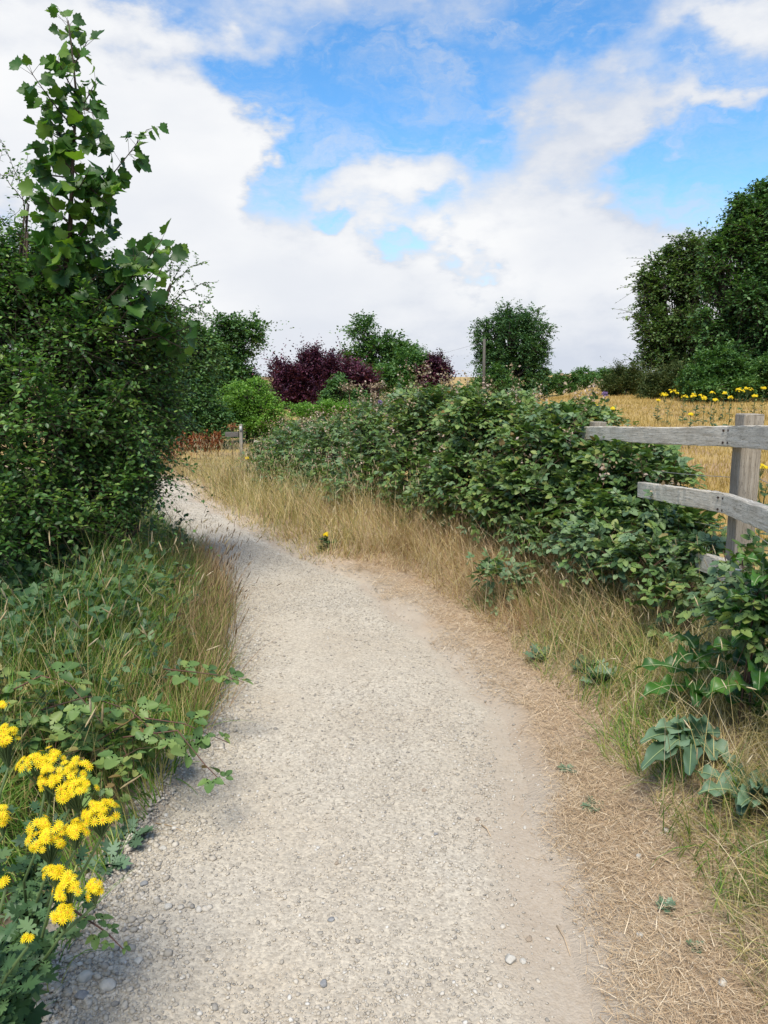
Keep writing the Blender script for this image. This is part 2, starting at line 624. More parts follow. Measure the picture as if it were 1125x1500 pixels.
M['far_mid'] = leaf_mat('tree_leaves', [(0, (.036, .098, .026)), (.6, (.08, .175, .042)), (1, (.15, .25, .06))], .3, .5, .35, .3, .4)
M['far_bright'] = leaf_mat('bright_leaves', [(0, (.08, .18, .026)), (.6, (.15, .31, .04)), (1, (.24, .39, .07))], .35, .5, .3, .5, .3)
M['ash'] = leaf_mat('ash_leaves', [(0, (.034, .086, .034)), (.6, (.072, .155, .052)), (1, (.13, .22, .065))], .28, .5, .35, .3, .4)
M['ash_olive'] = leaf_mat('olive_leaves', [(0, (.046, .105, .028)), (.6, (.108, .19, .05)), (1, (.19, .26, .07))], .3, .5, .35, .35, .4)
M['purple'] = leaf_mat('purple_leaves', [(0, (.03, .009, .022)), (.6, (.075, .02, .042)), (1, (.16, .042, .065))], .2, .5, .35, .5, .4)
M['gorse'] = leaf_mat('gorse_leaves', [(0, (.035, .065, .02)), (.6, (.08, .115, .03)), (1, (.15, .15, .05))], .15, .6, .3, .5, .4)
M['bark'] = plain_mat('bark', (.03, .024, .018), (.085, .07, .052), 18, .9, .5, (1, 1, .3))
M['twig'] = plain_mat('twig_bark', (.03, .022, .015), (.07, .05, .032), 30, .85)
M['cane'] = plain_mat('bramble_cane', (.075, .055, .03), (.14, .06, .045), 8, .6)
M['bract'] = leaf_mat('bramble_flower_heads', [(0, (.20, .14, .08)), (.5, (.34, .25, .16)), (.85, (.46, .35, .25)), (1, (.60, .47, .42))], .2, .8, .2, 2, .2)
M['grass_green'] = leaf_mat('green_grass_blades', [(0, (.06, .16, .022)), (.5, (.14, .28, .04)), (.8, (.28, .35, .07)), (1, (.58, .48, .2))], .35, .5, .35, .9, .3)
M['grass_dry'] = leaf_mat('dry_grass_blades', [(0, (.24, .22, .065)), (.3, (.46, .36, .14)), (.7, (.64, .49, .23)), (1, (.75, .63, .38))], .28, .55, .3, .7, .35)
M['grass_brown'] = leaf_mat('brown_grass_blades', [(0, (.25, .14, .075)), (.5, (.45, .29, .165)), (1, (.62, .45, .28))], .25, .6, .3, .9, .3)
M['grass_olive'] = leaf_mat('olive_grass_blades', [(0, (.085, .13, .04)), (.5, (.22, .24, .08)), (1, (.50, .43, .20))], .3, .5, .3, .9, .3)
M['thatch'] = leaf_mat('straw_litter', [(0, (.30, .20, .115)), (.45, (.48, .345, .215)), (.8, (.60, .46, .30)), (1, (.72, .60, .44))], .1, .7, .25, 1.2, .3)
M['seed'] = leaf_mat('grass_seedheads', [(0, (.26, .20, .10)), (.6, (.46, .36, .20)), (1, (.62, .52, .34))], .2, .8, .2, 2, .2)
M['dock'] = leaf_mat('rusty_dock_seeds', [(0, (.12, .035, .018)), (.6, (.24, .075, .03)), (1, (.36, .15, .05))], .15, .8, .2, 1, .3)
M['field_blade'] = leaf_mat('field_grass_blades', [(0, (.25, .175, .05)), (.5, (.44, .295, .09)), (1, (.60, .44, .18))], .25, .6, .2, .5, .4)
M['vein'] = plain_mat('pale_midrib', (.20, .28, .12), (.30, .36, .18), 20, .6)
M['wiry'] = leaf_mat('dark_grass_panicles', [(0, (.09, .06, .03)), (.6, (.18, .12, .06)), (1, (.32, .22, .12))], .15, .8, .2, 1, .3)
M['petal'] = leaf_mat('ragwort_petals', [(0, (.76, .52, .008)), (.6, (.88, .68, .014)), (1, (.93, .78, .04))], .3, .6, .2, 5, .1)
M['disc'] = plain_mat('ragwort_disc', (.55, .25, .01), (.72, .38, .015), 60, .8)
M['rag_leaf'] = leaf_mat('ragwort_leaves', [(0, (.035, .08, .03)), (.6, (.07, .14, .055)), (1, (.12, .20, .075))], .25, .5, .4, 3, .3)
M['rag_stem'] = plain_mat('ragwort_stem', (.06, .10, .03), (.10, .14, .05), 10, .6)
M['weed'] = leaf_mat('weed_leaves', [(0, (.08, .14, .08)), (.6, (.14, .225, .13)), (1, (.20, .29, .18))], .2, .5, .4, 3, .3)
M['fresh'] = leaf_mat('fresh_weed_leaves', [(0, (.03, .09, .015)), (.6, (.06, .17, .025)), (1, (.11, .24, .045))], .35, .4, .5, 3, .3)
M['thistle'] = leaf_mat('thistle_flowers', [(0, (.22, .12, .32)), (1, (.42, .30, .55))], .2, .7, .2, 3, .2)


def wood_mat(name, lo, mid, hi):
    m, nt, b = mat_base(name)
    grain = noise_n(nt, 5, 8, .65, 'Object', (1.2, 22, 22))
    fine = noise_n(nt, 9, 6, .7, 'Object', (3, 60, 60))
    blot = noise_n(nt, 3.5, 5, .6, 'Object', (1, 2, 2))
    c = ramp(nt, grain, [(.28, lo), (.48, mid), (.72, hi)])
    c = mixc(nt, ramp_f(nt, fine, .56, .62), c, tuple(q * .3 for q in lo))
    c = mixc(nt, ramp_f(nt, blot, .55, .75), c, tuple(q * .72 for q in mid))
    nt.links.new(c, b.inputs['Base Color'])
    b.inputs['Roughness'].default_value = .85
    b.inputs['Specular IOR Level'].default_value = .25
    bp = nd(nt, 'ShaderNodeBump', Strength=.55, Distance=.006)
    nt.links.new(grain, bp.inputs['Height'])
    nt.links.new(bp.outputs[0], b.inputs['Normal'])
    return m


def ramp_f(nt, x, a, b):
    n = nt.nodes.new('ShaderNodeMapRange')
    n.interpolation_type = 'SMOOTHSTEP'
    n.inputs['From Min'].default_value = a
    n.inputs['From Max'].default_value = b
    nt.links.new(x, n.inputs['Value'])
    return n.outputs[0]


M['rail'] = wood_mat('weathered_rail_wood', (.33, .275, .20), (.58, .515, .41), (.76, .70, .59))
M['post'] = wood_mat('weathered_post_wood', (.17, .14, .105), (.29, .25, .195), (.40, .355, .29))
M['post_dark'] = wood_mat('dark_weathered_wood', (.07, .06, .05), (.13, .115, .10), (.20, .18, .155))
M['iron'] = plain_mat('rusted_iron', (.03, .02, .015), (.08, .05, .035), 40, .7)
M['wire'] = plain_mat('galvanised_wire', (.25, .25, .25), (.35, .35, .34), 40, .5)


def path_mat():
    m, nt, b = mat_base('chalk_gravel')
    n1 = noise_n(nt, 1.3, 5, .6)
    n2 = noise_n(nt, 55, 6, .7)
    c = ramp(nt, n1, [(.3, (.415, .35, .265)), (.55, (.475, .42, .335)), (.75, (.50, .455, .38))])
    c = mixc(nt, ramp_f(nt, n2, .40, .66), c, (.375, .33, .265))
    tc = nt.nodes.new('ShaderNodeTexCoord')
    v = nd(nt, 'ShaderNodeTexVoronoi', Scale=120.0)
    nt.links.new(tc.outputs['Object'], v.inputs['Vector'])
    v2 = nd(nt, 'ShaderNodeTexVoronoi', Scale=290.0)
    nt.links.new(tc.outputs['Object'], v2.inputs['Vector'])
    sv = nt.nodes.new('ShaderNodeSeparateColor')
    nt.links.new(v.outputs['Color'], sv.inputs[0])
    tone = ramp(nt, sv.outputs[0], [(0, (.34, .33, .32)), (.5, (.5, .5, .5)), (1, (.66, .655, .64))])
    c = mixc(nt, .55, c, tone, 'OVERLAY')
    at = nt.nodes.new('ShaderNodeAttribute')
    at.attribute_name = 'earth'
    se = nt.nodes.new('ShaderNodeSeparateColor')
    nt.links.new(at.outputs['Color'], se.inputs[0])
    earth = ramp(nt, n2, [(.35, (.345, .28, .21)), (.65, (.42, .355, .28))])
    c = mixc(nt, se.outputs[0], c, earth)
    nt.links.new(c, b.inputs['Base Color'])
    b.inputs['Roughness'].default_value = .95
    b.inputs['Specular IOR Level'].default_value = .15
    b1 = nd(nt, 'ShaderNodeBump', Strength=.6, Distance=.006)
    b1.invert = False
    nt.links.new(n2, b1.inputs['Height'])
    b2 = nd(nt, 'ShaderNodeBump', Strength=.4, Distance=.004)
    b2.invert = True
    nt.links.new(v.outputs['Distance'], b2.inputs['Height'])
    nt.links.new(b1.outputs[0], b2.inputs['Normal'])
    b3 = nd(nt, 'ShaderNodeBump', Strength=.25, Distance=.002)
    b3.invert = True
    nt.links.new(v2.outputs['Distance'], b3.inputs['Height'])
    nt.links.new(b2.outputs[0], b3.inputs['Normal'])
    nt.links.new(b3.outputs[0], b.inputs['Normal'])
    return m


def ground_mat():
    m, nt, b = mat_base('ground_soil_and_thatch')
    at = nt.nodes.new('ShaderNodeAttribute')
    at.attribute_name = 'zone'
    sp = nt.nodes.new('ShaderNodeSeparateColor')
    nt.links.new(at.outputs['Color'], sp.inputs[0])
    n1 = noise_n(nt, 2.2, 6, .6)
    n2 = noise_n(nt, 38, 6, .7, 'Object', (1, 2.2, 1))
    n3 = noise_n(nt, 0.35, 5, .6)
    straw = ramp(nt, n2, [(.28, (.25, .17, .11)), (.5, (.42, .305, .20)), (.72, (.54, .425, .30))])
    straw = mixc(nt, ramp_f(nt, n1, .5, .72), straw, (.27, .205, .145))
    field = ramp(nt, n2, [(.25, (.25, .165, .06)), (.5, (.39, .27, .10)), (.75, (.50, .37, .16))])
    field = mixc(nt, ramp_f(nt, n3, .5, .66), field, (.33, .22, .125))
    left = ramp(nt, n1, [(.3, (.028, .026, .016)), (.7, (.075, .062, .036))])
    dust = ramp(nt, n1, [(.3, (.40, .325, .245)), (.7, (.48, .41, .325))])
    c = mixc(nt, sp.outputs['Blue'], straw, field)
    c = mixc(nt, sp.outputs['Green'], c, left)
    c = mixc(nt, sp.outputs['Red'], c, dust)
    nt.links.new(c, b.inputs['Base Color'])
    b.inputs['Roughness'].default_value = .95
    b.inputs['Specular IOR Level'].default_value = .1
    bp = nd(nt, 'ShaderNodeBump', Strength=.7, Distance=.02)
    nt.links.new(n2, bp.inputs['Height'])
    nt.links.new(bp.outputs[0], b.inputs['Normal'])
    return m


M['path'] = path_mat()
M['ground'] = ground_mat()


def stone_mat():
    m, nt, b = mat_base('flint_and_chalk_pebbles')
    g = nt.nodes.new('ShaderNodeNewGeometry')
    c = ramp(nt, g.outputs['Random Per Island'], [(0, (.20, .185, .165)), (.08, (.30, .27, .225)), (.5, (.42, .37, .30)), (.93, (.49, .44, .365)), (1, (.54, .51, .46))])
    n = noise_n(nt, 60, 5)
    c = mixc(nt, ramp_f(nt, n, .5, .8), c, (.36, .335, .29))
    nt.links.new(c, b.inputs['Base Color'])
    b.inputs['Roughness'].default_value = .9
    b.inputs['Specular IOR Level'].default_value = .2
    bp = nd(nt, 'ShaderNodeBump', Strength=.4, Distance=.003)
    nt.links.new(n, bp.inputs['Height'])
    nt.links.new(bp.outputs[0], b.inputs['Normal'])
    return m


M['pebble'] = stone_mat()
M['stone_pale'] = plain_mat('pale_stone', (.38, .35, .30), (.50, .475, .42), 35, .9, .4)
M['stone_grey'] = plain_mat('grey_stone', (.17, .17, .17), (.30, .295, .29), 35, .85, .4)
M['stone_brown'] = plain_mat('brown_stone', (.22, .17, .12), (.38, .31, .24), 35, .9, .4)


# ------------------------------------------------------------------ ground and path
def grow(a, b, h, far, g=1.16):
    mid = np.arange(a, b, h)
    out, s, x = [], h, b
    while x < far[1]:
        out.append(x)
        s *= g
        x += s
    lo, s, x = [], h, a
    while x > far[0]:
        s *= g
        x -= s
        lo.append(x)
    return np.concatenate([lo[::-1], mid, out])


def build_ground():
    xs = grow(-4, 4.5, .045, (-700, 700), 1.09)
    ys = grow(0.4, 13.5, .05, (-60, 900), 1.07)
    X, Y = np.meshgrid(xs, ys)
    Z = terrain(X, Y)
    nx, ny = len(xs), len(ys)
    i = np.arange(ny - 1)[:, None] * nx + np.arange(nx - 1)[None]
    q = np.stack([i, i + 1, i + nx + 1, i + nx], -1).reshape(-1, 4)
    g = Geo()
    g.add(np.stack([X, Y, Z], -1), q)
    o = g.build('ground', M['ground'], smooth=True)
    tag(o, kind='structure')
    r, l = dR(X, Y), dL(X, Y)
    n = fbm(X * 3, Y * 3, 55, 4)
    dust = 1 - sstep(-.02, np.where(r > l, .34, .2), np.maximum(r, l) + .2 * n)
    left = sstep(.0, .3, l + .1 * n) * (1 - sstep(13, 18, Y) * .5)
    field = sstep(1.1, 2.0, r + .3 * n) + sstep(14, 20, Y)
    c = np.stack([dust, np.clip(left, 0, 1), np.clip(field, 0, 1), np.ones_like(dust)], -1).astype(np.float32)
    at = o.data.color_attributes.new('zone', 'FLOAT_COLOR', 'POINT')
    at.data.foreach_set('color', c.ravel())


def build_path():
    ys = np.concatenate([np.arange(-2, .8, .1), np.arange(.8, 6, .022), np.arange(6, 14.0, .05)])
    u = np.linspace(-.12, 1.12, 90)
    xl, xr = np.interp(ys, _yy, _xl), np.interp(ys, _yy, _xr)
    X = xl[:, None] + (xr - xl)[:, None] * u[None]
    Y = np.repeat(ys[:, None], len(u), 1)
    e = np.minimum(dR(X, Y) * -1, dL(X, Y) * -1)        # >0 inside
    Z = .018 * sstep(-.02, .3, e) - .11 * (1 - sstep(-.13, -.01, e)) + .012 * fbm(X * .9, Y * .9, 41, 2)
    Z = Z + .010 * fbm(X * 3, Y * 3, 61, 3) + .004 * fbm(X * 13, Y * 13, 71, 3) + .0025 * fbm(X * 34, Y * 34, 77, 2) - .012
    ny, nx = X.shape
    i = np.arange(ny - 1)[:, None] * nx + np.arange(nx - 1)[None]
    q = np.stack([i, i + 1, i + nx + 1, i + nx], -1).reshape(-1, 4)
    g = Geo()
    g.add(np.stack([X, Y, Z], -1), q)
    o = g.build('path', M['path'], smooth=True)
    tag(o, kind='structure')
    w = np.interp(Y, [0, 2.4, 4, 6], [.34, .26, .18, .12])
    d = -dR(X, Y) + .16 * fbm(X * 3.2, Y * 3.2, 301, 4)
    ed = 1 - sstep(-.02, 1, d / w)
    c = np.stack([ed, ed * 0, ed * 0, ed * 0 + 1], -1).astype(np.float32)
    at = o.data.color_attributes.new('earth', 'FLOAT_COLOR', 'POINT')
    at.data.foreach_set('color', c.ravel())


def path_z(x, y):
    e = np.minimum(-dR(x, y), -dL(x, y))
    z = .018 * sstep(-.02, .3, e) + .012 * fbm(x * .9, y * .9, 41, 2) + .010 * fbm(x * 3, y * 3, 61, 3) + .004 * fbm(x * 13, y * 13, 71, 3) - .012
    return np.maximum(z, terrain(x, y))


_t = (1 + 5 ** .5) / 2
ICO_V = norm(np.array([(-1, _t, 0), (1, _t, 0), (-1, -_t, 0), (1, -_t, 0), (0, -1, _t), (0, 1, _t), (0, -1, -_t), (0, 1, -_t), (_t, 0, -1), (_t, 0, 1), (-_t, 0, -1), (-_t, 0, 1)], float))
ICO_F = [[0, 11, 5], [0, 5, 1], [0, 1, 7], [0, 7, 10], [0, 10, 11], [1, 5, 9], [5, 11, 4], [11, 10, 2], [10, 7, 6], [7, 1, 8], [3, 9, 4], [3, 4, 2], [3, 2, 6], [3, 6, 8], [3, 8, 9],
         [4, 9, 5], [2, 4, 11], [6, 2, 10], [8, 6, 7], [9, 8, 1]]


def rand_rot(n):
    return frames(rng.normal(size=(n, 3)), rng.normal(size=(n, 3)))


def yaw_rot(n):
    a = rng.uniform(0, 2 * np.pi, n)
    f = np.stack([np.cos(a), np.sin(a), rng.normal(0, .15, n)], -1)
    nn = np.stack([rng.normal(0, .2, n), rng.normal(0, .2, n), np.ones(n)], -1)
    return frames(f, nn)


def build_gravel():
    g = Geo()
    n = 190000
    y = 1.25 + 9.5 * rng.random(n) ** 2.0
    xl, xr = np.interp(y, _yy, _xl), np.interp(y, _yy, _xr)
    u = rng.uniform(-.06, 1.06, n)
    edge = rng.random(n) < .22
    u = np.where(edge, np.abs(rng.normal(0, .11, n)) - .04, u)
    x = xl + (xr - xl) * u
    clus = fbm(x * 1.7, y * 1.7, 90, 3)
    keep = (rng.random(n) < .45 + 1.0 * clus) | (edge & (rng.random(n) < .8))
    keep &= (-dR(x, y) > .12) | (rng.random(n) < .3)
    x, y, edge = x[keep], y[keep], edge[keep]
    n = len(x)
    s = .0022 * np.exp(rng.normal(0, .58, n)) * np.where(edge, 1.35, 1) * (1 + .10 * np.maximum(0, y - 2))
    s = np.minimum(s, np.where(edge, .013, .0075))
    sz = np.stack([s * rng.uniform(.9, 1.5, n), s * rng.uniform(.7, 1.2, n), s * rng.uniform(.45, .8, n)], -1)
    pos = np.stack([x, y, path_z(x, y) + sz[:, 2] * .45], -1)
    big = s > .0042
    OV = np.array([(1, 0, 0), (-1, 0, 0), (0, 1, 0), (0, -1, 0), (0, 0, 1), (0, 0, -1.)])
    OF = [[0, 2, 4], [2, 1, 4], [1, 3, 4], [3, 0, 4], [2, 0, 5], [1, 2, 5], [3, 1, 5], [0, 3, 5]]
    for k in range(6):
        sel = np.nonzero(big & (np.arange(n) % 6 == k))[0]
        inst(g, (ICO_V * rng.uniform(.68, 1.22, (12, 1)), [ICO_F]), pos[sel], yaw_rot(len(sel)), sz[sel])
        sel = np.nonzero(~big & (np.arange(n) % 6 == k))[0]
        inst(g, (OV * rng.uniform(.7, 1.3, (6, 1)) + rng.normal(0, .18, (6, 3)), [OF]), pos[sel], yaw_rot(len(sel)), sz[sel])
    o = g.build('gravel', M['pebble'])
    tag(o, 'loose pale chalk and flint gravel scattered over the path', 'gravel', kind='stuff')


build_ground()
build_path()
build_gravel()

import bmesh


def stone(pxy, size, mat, label, seed):
    p = G(*pxy)
    p[2] = float(path_z(p[0], p[1]))
    bm = bmesh.new()
    bmesh.ops.create_icosphere(bm, subdivisions=3, radius=1.0)
    r = np.random.default_rng(seed)
    planes = norm(r.normal(size=(9, 3)))
    dist = r.uniform(.62, .95, 9)
    sc = size * np.array([r.uniform(.95, 1.25), r.uniform(.8, 1.0), r.uniform(.6, .8)])
    for v in bm.verts:
        c = np.array(v.co)
        for k in range(9):
            d = c @ planes[k]
            if d > dist[k]:
                c = c - planes[k] * (d - dist[k]) * .9
        c = c * (1 + .05 * math.sin(c[0] * 7 + seed) * math.sin(c[1] * 6))
        v.co = tuple(c * sc)
    for f in bm.faces:
        f.smooth = True
    me = bpy.data.meshes.new('stone')
    bm.to_mesh(me)
    bm.free()
    me.materials.append(M[mat])
    o = bpy.data.objects.new('stone', me)
    COL.objects.link(o)
    o.location = (p[0], p[1], p[2] + sc[2] * .45)
    o.rotation_euler = (r.uniform(-.2, .2), r.uniform(-.2, .2), r.uniform(0, 6))
    tag(o, label, 'stone', 'larger stones lying on and beside the path')


STONES = [((746, 1437), .019, 'stone_pale', 'biggest pale stone on the lower right of the path, chipped and angular'),
          ((765, 1434), .010, 'stone_pale', 'small angular stone touching the biggest pale stone on the path'),
          ((774, 1397), .011, 'stone_brown', 'brownish flat stone just above the biggest pale stone'),
          ((475, 1472), .012, 'stone_grey', 'dark blue-grey stone in the middle of the path at the bottom edge'),
          ((621, 1181), .010, 'stone_brown', 'lone round dark brown pebble in the middle of the path'),
          ((699, 1222), .010, 'stone_brown', 'oval tan pebble beside the small twig on the path'),
          ((638, 1245), .008, 'stone_grey', 'small grey pebble left of the twig on the path'),
          ((494, 1290), .009, 'stone_brown', 'brown lump of stone in the centre of the path near the front'),
          ((486, 1375), .011, 'stone_grey', 'flat grey flint lying centre path, above the blue-grey stone'),
          ((936, 1262), .012, 'stone_pale', 'round white stone on the straw verge, level with the twig'),
          ((937, 1375), .013, 'stone_pale', 'white stone on the bare straw near the bottom of the right verge'),
          ((975, 1220), .013, 'stone_pale', 'pale square stone half sunk in straw below the broad-leaved burdock'),
          ((1058, 1441), .013, 'stone_pale', 'pale stone in the dry grass at the bottom right corner'),
          ((768, 1223), .007, 'stone_pale', 'tiny white pebble on the dusty right lip of the path'),
          ((128, 1457), .022, 'stone_pale', 'large smooth rounded pebble at the bottom left path edge under the ragwort'),
          ((122, 1487), .018, 'stone_grey', 'greyish round pebble lowest of the left edge pebbles'),
          ((160, 1477), .020, 'stone_pale', 'flat pale pebble right of the two rounded pebbles at bottom left'),
          ((205, 1440), .013, 'stone_pale', 'pale oblong pebble in the loose gravel of the left edge'),
          ((212, 1322), .012, 'stone_grey', 'mid grey stone among gravel right of the yellow ragwort'),
          ((248, 1357), .013, 'stone_pale', 'pale flat chip of chalk in the gravel right of the ragwort'),
          ((140, 1345), .015, 'stone_brown', 'brown rounded stone tucked under the ragwort leaves at the path edge'),
          ((240, 1268), .013, 'stone_pale', 'pale angular stone in gravel above the ragwort level')]
for k, (pxy, sz, mt, lb) in enumerate(STONES):
    stone(pxy, sz, mt, lb, 100 + k)


# ------------------------------------------------------------------ grass
def scatter(n, x0, x1, y0, y1, keep):
    x, y = rng.uniform(x0, x1, n), rng.uniform(y0, y1, n)
    k = keep(x, y)
    x, y = x[k], y[k]
    return np.stack([x, y, terrain(x, y) - .01], -1)


def grass(geo, base, h, w, lean, bend, mat, K=3, hv=.45):
    n = len(base)
    x, y = base[:, 0], base[:, 1]
    az = 9 * fbm(x * 1.8, y * 1.8, 201, 3) + rng.normal(0, 1.0, n)
    tuft = .75 + .6 * vnoise(x * 6, y * 6, 203)
    ln = lean * (.5 + 1.3 * vnoise(x * 3, y * 3, 205))
    return blades(geo, base, h * tuft * rng.uniform(1 - hv, 1 + hv, n), w * rng.uniform(.7, 1.3, n), az, np.abs(rng.normal(0, 1, n) * ln) + .3 * (ln - lean * .5), np.abs(rng.normal(bend, bend * .5, n)), K, mat,
                  rng.uniform(0, np.pi, n))


def seedheads(geo, tips, dirs, L, w, mat=0):
    n = len(tips)
    prof = [(0, .35), (.2, .9), (.5, 1.), (.8, .6), (1, .05)]
    V = []
    for (u, r) in prof:
        for a in range(4):
            V.append((math.cos(a * 1.571 + u * 2) * r, u, math.sin(a * 1.571 + u * 2) * r))
    F_ = [[i * 4 + a, i * 4 + (a + 1) % 4, (i + 1) * 4 + (a + 1) % 4, (i + 1) * 4 + a] for i in range(4) for a in range(4)]
    d = norm(dirs + rng.normal(0, .12, (n, 3)))
    l = L * rng.uniform(.7, 1.3, n)
    inst(geo, (np.array(V), [F_]), tips - d * .01, frames(d, rng.normal(size=(n, 3))), np.stack([w * rng.uniform(.7, 1.3, n), l, w * rng.uniform(.7, 1.3, n)], -1), mat)


def build_left_grass():
    g = Geo()

    def band(x, y):
        l = dL(x, y)
        return (l > -.02) & (l < np.interp(y, [2.8, 3.6], [1.5, .95])) & (rng.random(len(x)) < 1.15 - l * .5) & (rng.random(len(x)) < sstep(1.5, 2.6, y) + .25)
    b = scatter(42000, -3.0, -.7, 1.3, 7.5, band)
    hs = .20 + .22 * sstep(.05, .5, dL(b[:, 0], b[:, 1])) + .10 * fbm(b[:, 0] * 2, b[:, 1] * 2, 15)
    hs = hs * np.interp(b[:, 1], [1.3, 2.4, 3.5, 6], [.5, .75, 1.0, .9])
    grass(g, b, hs, .0052, .4, .9, 0, 4)
    b2 = scatter(9000, -3.0, -.7, 2.3, 7.0, band)
    hs = .30 + .20 * sstep(.05, .5, dL(b2[:, 0], b2[:, 1]))
    grass(g, b2, hs * .85, .0032, .3, .55, 1, 4)
    # warm brown fringe where the verge bulges over the path
    b3 = scatter(9000, -2.2, -.7, 3.1, 6.5, lambda x, y: (np.abs(dL(x, y) - .12) < .2) & (rng.random(len(x)) < .6))
    grass(g, b3, .34 * np.ones(len(b3)), .0035, .35, .6, 2, 4)
    # short grass further along the left edge
    b4 = scatter(16000, -6, -2, 6.5, 11.6, lambda x, y: (dL(x, y) > -.02) & (dL(x, y) < .9))
    grass(g, b4, .16 * np.ones(len(b4)), .007, .3, .6, 0, 3)
    o = g.build('grass', [M['grass_green'], M['grass_dry'], M['grass_brown']])
    tag(o, 'long green and straw grass leaning over the left edge of the path', 'grass', kind='stuff')
    # flowering stems with pale heads
    g = Geo()
    st = scatter(800, -2.6, -.85, 2.2, 5.6, lambda x, y: (dL(x, y) > .08) & (dL(x, y) < 1.3) & (rng.random(len(x)) < .32))
    n = len(st)
    tips, d = blades(g, st, rng.uniform(.34, .66, n), np.full(n, .0032), rng.uniform(0, 6.28, n), np.abs(rng.normal(0, .2, n)), np.abs(rng.normal(.5, .35, n)), 5, 0, rng.uniform(0, 3.1, n))
    seedheads(g, tips, d, .07, .0042, 1)
    # dark wiry panicles over the path edge
    st = scatter(1900, -1.9, -.8, 3.3, 6.0, lambda x, y: (np.abs(dL(x, y) - .15) < .22) & (rng.random(len(x)) < .4))
    n = len(st)
    tips, d = blades(g, st, rng.uniform(.34, .60, n), np.full(n, .003), rng.normal(0, .8, n), np.abs(rng.normal(.2, .15, n)), np.abs(rng.normal(.3, .2, n)), 4, 2, rng.uniform(0, 3.1, n))
    seedheads(g, tips, d, .045, .0026, 2)
    o = g.build('seeding_grass', [M['grass_dry'], M['seed'], M['wiry']])
    tag(o, 'tall flowering grass stems with pale feathery heads below the dark bush', 'grass', kind='stuff')


